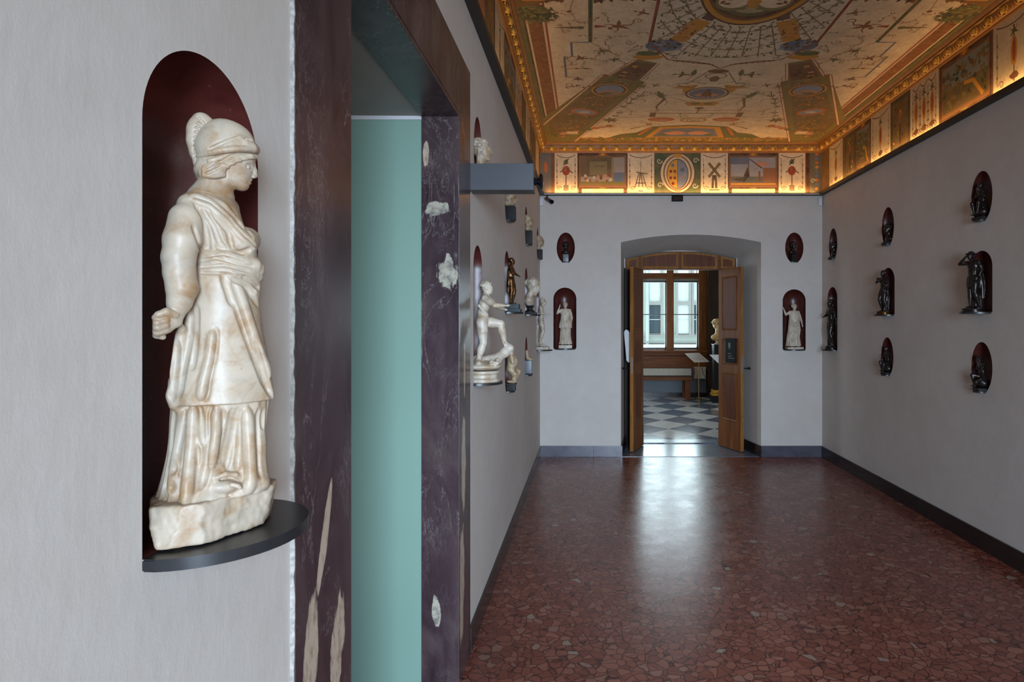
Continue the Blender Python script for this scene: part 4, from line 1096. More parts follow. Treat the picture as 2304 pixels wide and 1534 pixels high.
lc = thing('reading_stand', 'brass reading stand with tilted beige text panel before the bench', 'reading stand', (2.185, 11.93, 0.012), 0, 'reading stands of the next gallery')
bm = bmesh.new(); lathe(bm, [(0.012, 0.0), (0.014, 0.004), (0.012, 0.01), (0.011, 0.79)], 14); obj('pole', bm, BRASS, lc)
bm = bmesh.new(); lathe(bm, [(0.10, 0.0), (0.10, 0.006), (0.02, 0.012)], 28); obj('foot', bm, BRASS, lc)
bm = bmesh.new(); A = [(-0.255, 0.14, 0.905), (0.035, 0.14, 0.915), (0.175, -0.16, 0.760), (-0.115, -0.16, 0.750)]
prism(bm, A, (0.0, 0.004, 0.010)); obj('text_panel', bm, mk_plain('beige_panel', (0.50, 0.42, 0.36), 0.45), lc)
bm = bmesh.new(); random.seed(4)
for j in range(9):
    t = 0.12+0.085*j
    a = Vector(A[0]).lerp(Vector(A[3]), t); b_ = Vector(A[1]).lerp(Vector(A[2]), t); e = Vector(A[0]).lerp(Vector(A[3]), t+.03); f_ = Vector(A[1]).lerp(Vector(A[2]), t+.03)
    up = Vector((0, 0.004, 0.0108)); x_ = 0.08
    while x_ < 0.86:
        w_ = random.uniform(.03, .09); p = [a.lerp(b_, x_), a.lerp(b_, x_+w_), e.lerp(f_, x_+w_), e.lerp(f_, x_)]
        bm.faces.new([bm.verts.new(q+up) for q in p]); x_ += w_+.02
obj('panel_text', bm, mk_plain('brown_print', (0.20, 0.14, 0.11), 0.6), lc)
l2 = thing('reading_stand', 'brass reading stand with white panel half hidden by the right door leaf', 'reading stand', (2.44, 11.0, 0.012), 0, 'reading stands of the next gallery')
bm = bmesh.new(); lathe(bm, [(0.012, 0.0), (0.011, 0.82)], 14); obj('pole', bm, BRASS, l2)
bm = bmesh.new(); lathe(bm, [(0.10, 0.0), (0.10, 0.006), (0.02, 0.012)], 28); obj('foot', bm, BRASS, l2)
bm = bmesh.new(); prism(bm, [(-0.20, 0.12, 0.93), (0.20, 0.12, 0.93), (0.30, -0.14, 0.80), (-0.10, -0.14, 0.80)], (0, 0.004, 0.01)); obj('text_panel', bm, PAPER, l2)

# palace front across the courtyard
YF = 27.4
pf = thing('palace_front', 'pale plastered palace facade with tall windows across the courtyard', 'building', (4.5, YF, -3.0))
pxs = lambda px: (px-1325)/1350*YF - 4.5
pz = lambda y: 1.55 + (725-y)/1350*YF + 3.0
FAC = mk_plain('pale_facade_plaster', (0.60, 0.66, 0.62), 0.8, 0, 0.06, 1.0); FST = mk_plain('grey_facade_stone', (0.40, 0.38, 0.36), 0.7, 0, 0.08, 3)
obj('wall', NB(-9, 9, 0, 0.5, 0, 11), FAC, pf)
bm = bmesh.new(); box(bm, -9, 9, -0.12, 0, pz(757), pz(752)); box(bm, -9, 9, -0.2, 0, pz(771), pz(768)); obj('sill_course', bm, FST, pf)
obj('white_parapet', NB(-9, 9, -0.35, 0, pz(800), pz(774)), mk_plain('white_stone', (0.82, 0.84, 0.82), 0.8), pf)
obj('pilaster', NB(pxs(1452), pxs(1459), -0.175, 0, 0, 11), FAC, pf)
LITE = mk_plain('white_blind', (0.80, 0.84, 0.84), 0.5, 0, 0.05); DARKG = mk_plain('dark_window_glass', (0.04, 0.065, 0.09), 0.12)
for (c, dark) in ((1473, True), (1537, False), (1573, True), (1408, True), (1372, False), (1604, True), (1640, False)):
    x0_, x1_ = pxs(c-12.5), pxs(c+12.5); st = pxs(c+5)-pxs(c)
    bm = bmesh.new()
    box(bm, x0_-st, x0_, -0.14, 0.0, pz(753), pz(560)); box(bm, x1_, x1_+st, -0.14, 0.0, pz(753), pz(560))
    box(bm, x0_, x1_, -0.14, 0, pz(686), pz(678)); box(bm, x0_, x1_, -0.12, 0, pz(753), pz(750.5))
    w = obj('window', bm, FST, pf)
    obj('pane', NB(x0_, x1_, -0.04, 0.01, pz(678), pz(560)), LITE, w)
    obj('pane', NB(x0_, x1_, -0.04, 0.01, pz(750), pz(686)), DARKG if dark else LITE, w)
    obj('glazing_bar', NB(x0_, x1_, -0.07, -0.04, pz(719.5), pz(718)), WHITEP, w)

# ------------------------------------------------------------------ fittings on the walls
pj = thing('projector_box', 'long grey metal box jutting from the wall beside the marble door surround', 'wall fixture', (XL, 2.87, 2.235))
obj('housing', NB(0.002, 0.303, -0.05, 0.05, -0.062, 0.062, 0.0015), GREYBOX, pj)
bm = bmesh.new()
prof = [(0.016, 0), (0.020, 0.004), (0.014, 0.012), (0.022, 0.022), (0.036, 0.027), (0.038, 0.036), (0.030, 0.042), (0.010, 0.044)]
lathe(bm, prof, 28); bmesh.ops.rotate(bm, cent=(0, 0, 0), matrix=Matrix.Rotation(pi/2, 3, 'Y'), verts=bm.verts[:]); bmesh.ops.translate(bm, vec=(0.303, 0.0, -0.012), verts=bm.verts[:])
obj('knob', bm, mk_plain('glossy_black', (0.008, 0.008, 0.010), 0.1), pj, smooth=True)
cc = thing('security_camera', 'small black security camera pointing down from the upper left corner', 'camera', (X(1232), YE-0.03, ZL-0.02))
bm = bmesh.new(); tube(bm, [(0, 0, 0.02), (0.0, -0.02, -0.02), (0.012, -0.03, -0.035)], 0.007); obj('bracket', bm, LEDGE, cc)
bm = bmesh.new(); tube(bm, [(-0.015, -0.02, -0.030), (0.045, -0.075, -0.075)], 0.020, 16); obj('body', bm, mk_plain('brown_grey_casing', (0.10, 0.07, 0.06), 0.4), cc)
bm = bmesh.new(); tube(bm, [(0.044, -0.074, -0.074), (0.062, -0.090, -0.088)], [0.021, 0.023], 16); obj('lens_hood', bm, BLACK, cc)
for (px, lab) in ((1219, 'white motion sensor in the upper left corner beside the security camera'), (1844, 'white motion sensor in the upper right corner of the end wall')):
    sn = thing('motion_sensor', lab, 'sensor', (X(px), YE, 2.935), 0, 'motion sensors in the upper corners')
    obj('casing', NB(-0.022, 0.022, -0.030, 0, -0.045, 0.045, 0.006), WHITEP, sn)
    bm = bmesh.new(); lathe(bm, [(0.012, 0), (0.010, 0.005), (0.004, 0.008)], 16); bmesh.ops.rotate(bm, cent=(0, 0, 0), matrix=Matrix.Rotation(pi/2, 3, 'X'), verts=bm.verts[:]); bmesh.ops.translate(bm, vec=(0, -0.029, -0.002), verts=bm.verts[:])
    obj('sensor_lens', bm, PAPER, sn)
dp = thing('dark_display', 'small black box centred on the end wall just under the frieze', 'display', (X(1523.5), YE, 2.972))
obj('box_body', NB(-0.064, 0.064, -0.035, 0, -0.030, 0.030, 0.003), BLACK, dp); obj('front_face', NB(-0.055, 0.055, -0.037, -0.034, -0.022, 0.022), mk_plain('dark_red_face', (0.035, 0.012, 0.010), 0.2), dp)

# ------------------------------------------------------------------ sculpting: distance fields turned into meshes
class Field:
    def __init__(s, lo, hi, res, kmin=0.004):
        s.lo = np.array(lo, float); s.res = res; s.kmin = kmin
        s.n = np.ceil((np.array(hi)-s.lo)/res).astype(int)+1
        s.f = np.full(s.n, 1.0, np.float32)
        s.ax = [(s.lo[i] + res*np.arange(s.n[i])).astype(np.float32) for i in range(3)]
    def sub(s, lo, hi):
        i0 = [max(0, int((lo[i]-s.lo[i])/s.res)) for i in range(3)]; i1 = [min(s.n[i], int((hi[i]-s.lo[i])/s.res)+2) for i in range(3)]
        sl = tuple(slice(a, max(a, b)) for a, b in zip(i0, i1))
        return sl, s.ax[0][sl[0]][:, None, None], s.ax[1][sl[1]][None, :, None], s.ax[2][sl[2]][None, None, :]
    def blend(s, sl, d, k, cut=False):
        a = s.f[sl]
        if a.size == 0: return
        k = max(k, 1e-5)
        if cut:
            h = np.maximum(k-np.abs(a+d), 0)/k; s.f[sl] = np.maximum(a, -d) + h*h*k*0.25
        else:
            h = np.maximum(k-np.abs(a-d), 0)/k; s.f[sl] = np.minimum(a, d) - h*h*k*0.25
    def cone(s, a, b, ra, rb, k=0.006, cut=False):
        a = np.array(a, float); b = np.array(b, float); m = max(ra, rb) + max(k, s.kmin) + 3*s.res
        sl, X_, Y_, Z_ = s.sub(np.minimum(a, b)-m, np.maximum(a, b)+m)
        ba = b-a; L = max(float(ba@ba), 1e-12)
        t = np.clip(((X_-a[0])*ba[0] + (Y_-a[1])*ba[1] + (Z_-a[2])*ba[2])/L, 0, 1)
        d = np.sqrt((X_-a[0]-t*ba[0])**2 + (Y_-a[1]-t*ba[1])**2 + (Z_-a[2]-t*ba[2])**2) - (ra+(rb-ra)*t)
        s.blend(sl, d.astype(np.float32), k, cut)
    def chain(s, pts, rs, k=0.006, cut=False):
        if isinstance(rs, float): rs = [rs]*len(pts)
        for i in range(len(pts)-1): s.cone(pts[i], pts[i+1], rs[i], rs[i+1], k, cut)
    def ell(s, c, r, k=0.006, rot=(0, 0, 0), cut=False):
        R = np.array(Matrix.Rotation(rot[2], 3, 'Z') @ Matrix.Rotation(rot[1], 3, 'Y') @ Matrix.Rotation(rot[0], 3, 'X')).T
        m = max(r) + max(k, s.kmin) + 3*s.res
        c = np.array(c, float)
        sl, X_, Y_, Z_ = s.sub(c-m, c+m)
        x, y, z = X_-c[0], Y_-c[1], Z_-c[2]
        p = [R[i][0]*x + R[i][1]*y + R[i][2]*z for i in range(3)]
        k0 = np.sqrt((p[0]/r[0])**2 + (p[1]/r[1])**2 + (p[2]/r[2])**2) + 1e-6
        k1 = np.sqrt((p[0]/r[0]**2)**2 + (p[1]/r[1]**2)**2 + (p[2]/r[2]**2)**2) + 1e-6
        s.blend(sl, (k0*(k0-1.0)/k1).astype(np.float32), k, cut)
    def block(s, c, h, rnd, k=0.004, rot=0.0, cut=False):
        c = np.array(c, float); m = float(np.linalg.norm(h)) + max(k, s.kmin) + 3*s.res
        sl, X_, Y_, Z_ = s.sub(c-m, c+m)
        x, y, z = X_-c[0], Y_-c[1], Z_-c[2]
        x, y = x*cos(rot)+y*sin(rot), -x*sin(rot)+y*cos(rot)
        qx, qy, qz = np.abs(x)-h[0]+rnd, np.abs(y)-h[1]+rnd, np.abs(z)-h[2]+rnd
        d = np.sqrt(np.maximum(qx, 0)**2 + np.maximum(qy, 0)**2 + np.maximum(qz, 0)**2) + np.minimum(np.maximum(np.maximum(qx, qy), qz), 0) - rnd
        s.blend(sl, d.astype(np.float32), k, cut)
    def plane(s, p, nrm, k=0.002):
        """cut away everything on the side the normal points to"""
        nrm = np.array(nrm, float); nrm /= np.linalg.norm(nrm)
        sl, X_, Y_, Z_ = s.sub(s.lo-1, s.lo+s.res*s.n+1)
        d = -((X_-p[0])*nrm[0] + (Y_-p[1])*nrm[1] + (Z_-p[2])*nrm[2])
        s.blend(sl, d.astype(np.float32)+0*s.f[sl], k, True)
    def loft(s, rows, k=0.006, fold=None, cut=False, power=2.0):
        """rows: (z, cx, cy, rx, ry); fold(theta, z) adds to the relative radius"""
        rows = sorted(rows); R = np.array(rows)
        m = max(k, s.kmin) + 0.012 + 3*s.res
        lo = [min(R[:, 1]-R[:, 3])-m, min(R[:, 2]-R[:, 4])-m, R[0, 0]-m]; hi = [max(R[:, 1]+R[:, 3])+m, max(R[:, 2]+R[:, 4])+m, R[-1, 0]+m]
        sl, X_, Y_, Z_ = s.sub(lo, hi)
        z = Z_.ravel()
        def sm(col):
            # smooth (Catmull-Rom like) interpolation in height
            zz = np.clip(z, R[0, 0], R[-1, 0]); v = R[:, col]; zs = R[:, 0]
            g = np.gradient(v, zs) if len(zs) > 2 else np.full(len(zs), (v[-1]-v[0])/(zs[-1]-zs[0]))
            i = np.clip(np.searchsorted(zs, zz)-1, 0, len(zs)-2); h = zs[i+1]-zs[i]; t = (zz-zs[i])/h
            return ((2*t**3-3*t**2+1)*v[i] + (t**3-2*t**2+t)*h*g[i] + (-2*t**3+3*t**2)*v[i+1] + (t**3-t**2)*h*g[i+1]).astype(np.float32)[None, None, :]
        cx, cy, rx, ry = sm(1), sm(2), sm(3), sm(4)
        u, v = (X_-cx)/rx, (Y_-cy)/ry
        rho = np.sqrt(u*u+v*v)
        rf = 1.0
        if fold is not None: rf = 1.0 + fold(np.arctan2(v, u), Z_ + 0*rho)
        d = (rho-rf)*np.minimum(rx, ry)*0.9
        d = np.maximum(d, np.maximum(R[0, 0]-Z_, Z_-R[-1, 0]))
        s.blend(sl, d.astype(np.float32), k, cut)
    def front(s, x, z, side=-1):
        """y of the surface at (x, z) looking from side -1 (toward -y)"""
        i = int(round((x-s.lo[0])/s.res)); k = int(round((z-s.lo[2])/s.res))
        i = min(max(i, 0), s.n[0]-1); k = min(max(k, 0), s.n[2]-1)
        col = s.f[i, :, k]; idx = np.where(col < 0)[0]
        if len(idx) == 0: return None
        j = idx[0] if side < 0 else idx[-1]
        return float(s.ax[1][j])
    def drape(s, pts, r, depth=0.0, k=0.004, cut=True, n=10):
        """groove (cut) or raised fold following the front surface; pts (x, z)"""
        P_ = []
        for i in range(len(pts)-1):
            for t in np.linspace(0, 1, n, endpoint=False):
                x = pts[i][0]+(pts[i+1][0]-pts[i][0])*t; z = pts[i][-1]+(pts[i+1][-1]-pts[i][-1])*t
                y = s.front(x, z)
                if y is not None: P_.append((x, y, z))
        if len(P_) < 3: return
        ys = np.array([p[1] for p in P_]); ys = np.convolve(np.pad(ys, 2, mode='edge'), np.ones(5)/5, 'valid')
        m = len(P_)
        Q_ = [(p[0], float(ys[i])-depth, p[2]) for i, p in enumerate(P_)]
        for i in range(m-1):
            e = min(1.0, (i+1)/3.0, (m-1-i)/3.0+0.2); s.cone(Q_[i], Q_[i+1], r*e, r*e, k, cut)
    def smooth(s, n=1):
        for _ in range(n):
            f = np.clip(s.f, -0.02, 0.02)
            for a in range(3):
                f = (np.roll(f, 1, a)+2*f+np.roll(f, -1, a))*0.25
            s.f = f
    def mesh(s, name, scale=1.0):
        f = s.f.copy()
        for a in range(3):
            for e in (0, -1):
                ix = [slice(None)]*3; ix[a] = e; f[tuple(ix)] = np.maximum(f[tuple(ix)], 1e-4)
        neg = f < 0; n = s.n-1
        acc = np.zeros((*n, 3), np.float32); cnt = np.zeros(tuple(n), np.int16)
        offs = [(a, b, c) for a in (0, 1) for b in (0, 1) for c in (0, 1)]
        for a in offs:
            for axis in range(3):
                if a[axis]: continue
                b = list(a); b[axis] = 1
                A = f[a[0]:a[0]+n[0], a[1]:a[1]+n[1], a[2]:a[2]+n[2]]; B = f[b[0]:b[0]+n[0], b[1]:b[1]+n[1], b[2]:b[2]+n[2]]
                m = (A < 0) != (B < 0)
                ii = np.where(m)
                t = A[ii]/(A[ii]-B[ii])
                for c in range(3): acc[ii[0], ii[1], ii[2], c] += a[c] + (t if c == axis else 0)
                cnt[ii] += 1
        cells = cnt > 0
        idx = -np.ones(tuple(n), np.int64); idx[cells] = np.arange(cells.sum())
        ci = np.argwhere(cells)
        V = (ci + acc[cells]/cnt[cells][:, None])*s.res + s.lo
        quads = []
        for axis in range(3):
            sl0 = [slice(None)]*3; sl1 = [slice(None)]*3; sl0[axis] = slice(0, -1); sl1[axis] = slice(1, None)
            A = neg[tuple(sl0)]; B = neg[tuple(sl1)]
            o1, o2 = (axis+1) % 3, (axis+2) % 3
            for flip, m in ((False, A & ~B), (True, ~A & B)):
                p = np.argwhere(m); p = p[(p[:, o1] > 0) & (p[:, o2] > 0)]
                if len(p) == 0: continue
                def at(d1, d2):
                    q = p.copy(); q[:, o1] += d1; q[:, o2] += d2; return idx[q[:, 0], q[:, 1], q[:, 2]]
                q = np.stack([at(-1, -1), at(0, -1), at(0, 0), at(-1, 0)], 1)
                quads.append(q[:, ::-1] if flip else q)
        Qd = np.concatenate(quads); Qd = Qd[(Qd >= 0).all(1)]
        V = V*scale
        me = bpy.data.meshes.new(name)
        me.vertices.add(len(V)); me.vertices.foreach_set('co', V.astype(np.float32).ravel())
        me.loops.add(Qd.size); me.loops.foreach_set('vertex_index', Qd.astype(np.int32).ravel())
        me.polygons.add(len(Qd)); me.polygons.foreach_set('loop_start', np.arange(0, Qd.size, 4, dtype=np.int32))
        try: me.polygons.foreach_set('loop_total', np.full(len(Qd), 4, np.int32))
        except Exception: pass
        me.update(calc_edges=True); me.validate()
        return me

def shelf(s_along, wall, z, w, p, name='wall_shelf', label='', th=0.014, mat=None):
    """half-elliptic slab projecting from a wall; wall 'L', 'R', 'E'"""
    pts = [(w*cos(pi*k/28), -p*sin(pi*k/28)) for k in range(29)]
    pts = [(w, 0.09)] + pts + [(-w, 0.09)]
    if w < 0.2: pts[0] = (w*0.62, 0.09); pts[-1] = (-w*0.62, 0.09)
    bm = bmesh.new(); prism(bm, [(x, y, -th) for x, y in pts], (0, 0, th))
    es = [e for e in bm.edges if abs((e.verts[0].co.z-e.verts[1].co.z)) < 1e-6]
    bmesh.ops.bevel(bm, geom=es, offset=0.002, segments=2, affect='EDGES')
    loc, rz = {'L': ((XL, s_along, z), pi/2), 'R': ((XR, s_along, z), -pi/2), 'E': ((s_along, YE, z), 0)}[wall]
    o = obj(name, bm, mat or SLATE, None, smooth=True, loc=loc, rotz=rz)
    tag(o, label, 'shelf', 'dark shelves under the niche sculptures'); return o

# ------------------------------------------------------------------ the near statue: helmeted goddess in a peplos
# local frame: x to the right as seen from the camera, -y toward it, z up
# image pixel coordinates of the near statue, projected through the camera, turned into metres
# in the statue's own frame (x across, -y toward the viewer, z above the shelf); w is the depth in metres
_SX, _SY = -0.555, 0.867
_SD = math.hypot(_SX, _SY); _WX, _WY = -_SX/_SD, -_SY/_SD; _UX, _UY = -_WY, _WX
def Q(x, y, w):
    g = (x-1325)/1350.0; t = (w + _SX*_WX + _SY*_WY)/(g*_WX + _WY)
    return ((g*t-_SX)*_UX + (t-_SY)*_UY, -w, 0.30 + (725-y)/1350.0*t)
def ROW(y, xl, xr, wc, ry):
    l = Q(xl, y, wc); r = Q(xr, y, wc)
    return ((l[2]+r[2])/2, (l[0]+r[0])/2, -wc, (r[0]-l[0])/2, ry)
def PZ(x, y, z):
    t = (z-0.30)*1350.0/(725-y); dx, dy = (x-1325)/1350.0*t-_SX, t-_SY
    return (dx*_UX+dy*_UY, -(dx*_WX+dy*_WY), z)
def make_goddess():
    root = thing('marble_statue', 'large marble statue of a helmeted woman in draped dress, nearest niche', 'statue', (-0.555, 0.867, 1.25), radians(32.62), 'sculptures in the wall niches')
    F_ = Field((-0.075, -0.085, 0.035), (0.115, 0.085, 0.56), MAIN_RES)
    # under-skirt with deep pleats
    def pleats(th, z):
        g = (0.175-z).clip(0, 0.1)/0.10
        a = 0.055 + 0.05*g
        w_ = th*9 + 1.3*np.sin(th*2+0.6) + 7*z
        return a*(np.abs(np.sin(w_))**0.7 - 0.62) + 0.03*np.sin(th*23+14*z)*0.6 + 0.02*np.sin(th*4+40*z)
    F_.loft([ROW(868, 392, 606, 0.0, 0.046), ROW(930, 384, 600, 0, 0.046), ROW(985, 378, 592, 0, 0.046), ROW(1040, 368, 592, 0, 0.049), ROW(1085, 358, 596, 0, 0.053), ROW(1112, 350, 600, 0, 0.057), ROW(1150, 352, 600, 0, 0.055)], 0.002, pleats)
    # knee and shin pressing through the cloth
    F_.chain([Q(520, 880, 0.026), Q(478, 985, 0.034), Q(448, 1080, 0.040), Q(440, 1128, 0.046)], [0.024, 0.020, 0.016, 0.018], 0.014)
    F_.chain([Q(555, 900, 0.018), Q(560, 1000, 0.022), Q(566, 1085, 0.026)], [0.022, 0.018, 0.020], 0.014)
    # over-skirt
    def over(th, z):
        return 0.030*np.sin(th*3+1.0+9*z)*(z > -1) + 0.020*np.sin(th*7+25*z)*((0.36-z)/0.2).clip(0, 1)
    O_ = [ROW(560, 436, 578, 0, 0.040), ROW(600, 432, 584, 0, 0.044), ROW(640, 426, 582, 0, 0.045), ROW(690, 414, 586, 0, 0.049), ROW(740, 402, 592, 0, 0.052), ROW(800, 390, 603, 0, 0.055), ROW(860, 383, 612, 0, 0.058), ROW(900, 380, 616, 0, 0.060)]
    F_.loft(O_, 0.0016, over)
    # hem sweeps a little lower at the back and on the near thigh
    F_.chain([Q(400, 860, 0.018), Q(396, 890, 0.024), Q(394, 914, 0.026)], [0.010, 0.009, 0.005], 0.010)
    # torso
    F_.loft([ROW(445, 438, 520, 0.0, 0.030), ROW(462, 415, 535, 0, 0.042), ROW(490, 400, 545, 0, 0.047), ROW(520, 398, 556, 0, 0.046), ROW(548, 408, 566, 0, 0.044), ROW(575, 432, 572, 0, 0.040), ROW(600, 436, 576, 0, 0.040)], 0.008)
    F_.ell(Q(545, 543, 0.022), (0.021, 0.020, 0.021), 0.008)           # breasts
    F_.ell(Q(553, 540, -0.020), (0.020, 0.020, 0.020), 0.008)
    F_.ell(Q(500, 640, 0.008), (0.046, 0.042, 0.045), 0.012)           # belly and hip
    # neck and shoulders
    F_.chain([Q(487, 385, 0.0), Q(484, 430, 0.0), Q(476, 458, 0.0)], [0.0205, 0.0200, 0.026], 0.012)
    F_.chain([Q(430, 462, 0.028), Q(470, 446, 0.0), Q(505, 470, -0.034)], [0.017, 0.021, 0.020], 0.012)
    # near arm: round upper arm, bent slightly back, short forearm
    F_.chain([Q(420, 492, 0.038), Q(410, 540, 0.046), Q(402, 580, 0.050), Q(404, 614, 0.052)], [0.0215, 0.0215, 0.0190, 0.0180], 0.006)
    F_.chain([Q(404, 614, 0.052), Q(410, 648, 0.052), Q(404, 680, 0.050), Q(398, 702, 0.048)], [0.0180, 0.0180, 0.0140, 0.0105], 0.006)
    # hand, loosely closed, thumb on top
    F_.ell(Q(382, 718, 0.050), (0.0155, 0.0115, 0.0105), 0.006, rot=(0, 0.5, 0))
    for i, (yo, wo) in enumerate(((713, 0.060), (724, 0.062), (735, 0.060), (745, 0.056))):
        F_.chain([Q(372, yo-3, wo), Q(354, yo+2, wo+0.001), Q(352, yo+9, wo-0.006), Q(366, yo+13, wo-0.011)], [0.0052, 0.0050, 0.0045, 0.0040], 0.0012)
    F_.ell(Q(374, 730, 0.050), (0.010, 0.009, 0.012), 0.004)
    F_.chain([Q(392, 708, 0.058), Q(374, 702, 0.064), Q(357, 708, 0.064), Q(349, 714, 0.060)], [0.0060, 0.0056, 0.0048, 0.0040], 0.0016)
    F_.cone(Q(370, 716, 0.058), Q(364, 742, 0.052), 0.0035, 0.003, 0.001, cut=True)
    # far arm, folded forward behind the body
    F_.chain([Q(500, 490, -0.036), Q(490, 560, -0.046), Q(488, 610, -0.048)], [0.020, 0.018, 0.016], 0.006)
    F_.chain([Q(488, 610, -0.048), Q(510, 665, -0.055), Q(528, 705, -0.054)], [0.016, 0.013, 0.009], 0.006)
    F_.ell(Q(535, 722, -0.054), (0.010, 0.008, 0.014), 0.004)
    # head: face in profile, chin lowered
    F_.ell(Q(507, 362, 0), (0.0310, 0.0270, 0.0330), 0.004)
    F_.ell(Q(532, 380, 0), (0.0215, 0.0200, 0.0290), 0.006)
    F_.ell(Q(548, 356, 0), (0.0150, 0.0185, 0.0180), 0.006)            # forehead
    F_.chain([Q(512, 400, 0.012), Q(542, 416, 0.004)], [0.0090, 0.0075], 0.006); F_.chain([Q(512, 400, -0.012), Q(542, 416, -0.004)], [0.0090, 0.0075], 0.006)
    F_.ell(Q(547, 418, 0), (0.0075, 0.0075, 0.0065), 0.004)            # chin
    F_.chain([Q(567, 364, 0), Q(572, 384, 0), Q(573.5, 395, 0)], [0.0038, 0.0036, 0.0042], 0.0035)   # nose
    F_.ell(Q(571, 398, 0.0042), (0.003, 0.0028, 0.0025), 0.002); F_.ell(Q(571, 398, -0.0042), (0.003, 0.0028, 0.0025), 0.002)
    F_.ell(Q(561, 406.5, 0), (0.0048, 0.0072, 0.0022), 0.002); F_.ell(Q(559, 411.5, 0), (0.0046, 0.0064, 0.0024), 0.0015)   # lips
    F_.cone(Q(566, 409, 0.008), Q(566, 409, -0.008), 0.0012, 0.0012, 0.0008, cut=True)
    for w_ in (0.0105, -0.0105):
        s1 = 1 if w_ > 0 else -1
        F_.ell(Q(562, 375, w_+s1*0.003), (0.0060, 0.0062, 0.0042), 0.003, cut=True)   # eye hollow
        F_.ell(Q(556.5, 376, w_-s1*0.0006), (0.0046, 0.0054, 0.0031), 0.0008)                    # eyeball
        F_.cone(Q(563, 370, w_-s1*0.003), Q(552, 371, w_+s1*0.006), 0.0014, 0.0013, 0.0010)   # upper lid
        F_.cone(Q(562.5, 379, w_-s1*0.002), Q(553, 380, w_+s1*0.005), 0.0010, 0.0009, 0.0008)
        F_.cone(Q(569, 362, w_-s1*0.006), Q(552, 361, w_+s1*0.007), 0.0022, 0.0020, 0.003)     # brow
    # neckline: V of folded cloth from shoulders to girdle
    V1 = [Q(432, 452, 0), Q(470, 466, 0), Q(508, 498, 0), Q(542, 536, 0), Q(572, 560, 0)]
    F_.drape([(p[0], p[2]) for p in V1], 0.0042, 0.001, 0.004, cut=False)
    F_.drape([(p[0], p[2]-0.006) for p in V1], 0.0026, 0.0005, 0.003, cut=True)
    V2 = [Q(452, 446, 0), Q(500, 470, 0), Q(540, 512, 0), Q(570, 548, 0)]
    F_.drape([(p[0], p[2]) for p in V2], 0.0030, 0.001, 0.003, cut=False)
    for q in ([Q(440, 470, 0), Q(458, 500, 0), Q(466, 540, 0), Q(468, 572, 0)], [Q(455, 480, 0), Q(480, 520, 0), Q(492, 552, 0), Q(512, 574, 0)], [Q(476, 490, 0), Q(512, 530, 0), Q(520, 566, 0), Q(540, 578, 0)],
              [Q(520, 480, 0), Q(548, 512, 0), Q(566, 540, 0)], [Q(436, 520, 0), Q(450, 560, 0), Q(456, 578, 0)]):
        F_.drape([(p[0], p[2]) for p in q], 0.0022, 0.0003, 0.003)
    F_.drape([(p[0], p[2]) for p in [Q(486, 560, 0), Q(510, 576, 0), Q(540, 575, 0), Q(562, 566, 0)]], 0.0030, 0.0006, 0.003)   # fold under the breast
    # twisted girdle
    for dy, rr, ww in ((0, 0.0085, 0.0), (13, 0.0080, 0.002), (26, 0.0070, 0.0)):
        P_ = []
        for k in range(33):
            a = 2*pi*k/32
            base = Q(509, 590, 0); P_.append((base[0] + (0.0405+0.001*(dy > 0))*cos(a) , 0.0375*sin(a), base[2] + 0.006*cos(a+2.6) - dy*0.00062 + 0.0016*sin(7*a+dy)))
        F_.chain(P_, rr, 0.0025)
    F_.ell(Q(582, 604, 0.012), (0.0075, 0.010, 0.010), 0.004); F_.ell(Q(574, 596, 0.024), (0.008, 0.008, 0.009), 0.004)
    for q in ([Q(446, 592, 0), Q(500, 584, 0), Q(560, 600, 0)], [Q(446, 606, 0), Q(500, 602, 0), Q(570, 618, 0)], [Q(480, 584, 0), Q(530, 600, 0), Q(570, 604, 0)], [Q(450, 618, 0), Q(500, 620, 0), Q(560, 628, 0)]):
        F_.drape([(p[0], p[2]) for p in q], 0.0016, 0.0, 0.002)
    # over-skirt: the long slanting fold on the thigh, the open edge behind the hand
    for q, r_, d_, c_ in (
        ([Q(512, 628, 0), Q(532, 690, 0), Q(556, 760, 0), Q(590, 850, 0), Q(612, 890, 0)], 0.0042, 0.0012, True),
        ([Q(520, 622, 0), Q(546, 690, 0), Q(572, 770, 0), Q(604, 850, 0)], 0.0050, -0.0005, False),
        ([Q(508, 624, 0), Q(545, 640, 0), Q(575, 660, 0)], 0.0030, 0.0006, True),
        ([Q(520, 632, 0), Q(552, 652, 0), Q(580, 690, 0)], 0.0026, 0.0006, True),
        ([Q(545, 628, 0), Q(570, 640, 0), Q(582, 650, 0)], 0.0022, 0.0004, True),
        ([Q(500, 622, 0), Q(508, 650, 0), Q(520, 690, 0)], 0.0022, 0.0004, True),
        ([Q(484, 740, 0), Q(477, 800, 0), Q(466, 850, 0), Q(461, 892, 0)], 0.0026, 0.0008, True),
        ([Q(478, 745, 0), Q(471, 800, 0), Q(458, 850, 0), Q(452, 890, 0)], 0.0040, 0.0002, False),
        ([Q(430, 700, 0), Q(424, 760, 0), Q(412, 820, 0), Q(402, 890, 0)], 0.0044, 0.0010, True),
        ([Q(442, 690, 0), Q(440, 760, 0), Q(432, 830, 0)], 0.0028, 0.0006, True),
        ([Q(412, 730, 0), Q(402, 790, 0), Q(392, 860, 0)], 0.0046, 0.0000, False),
        ([Q(400, 770, 0), Q(394, 830, 0), Q(388, 900, 0)], 0.0034, 0.0008, True),
        ([Q(570, 770, 0), Q(586, 830, 0), Q(600, 880, 0)], 0.0020, 0.0003, True)):
        F_.drape([(p[0], p[2]) for p in q], r_, d_, 0.005, cut=c_)
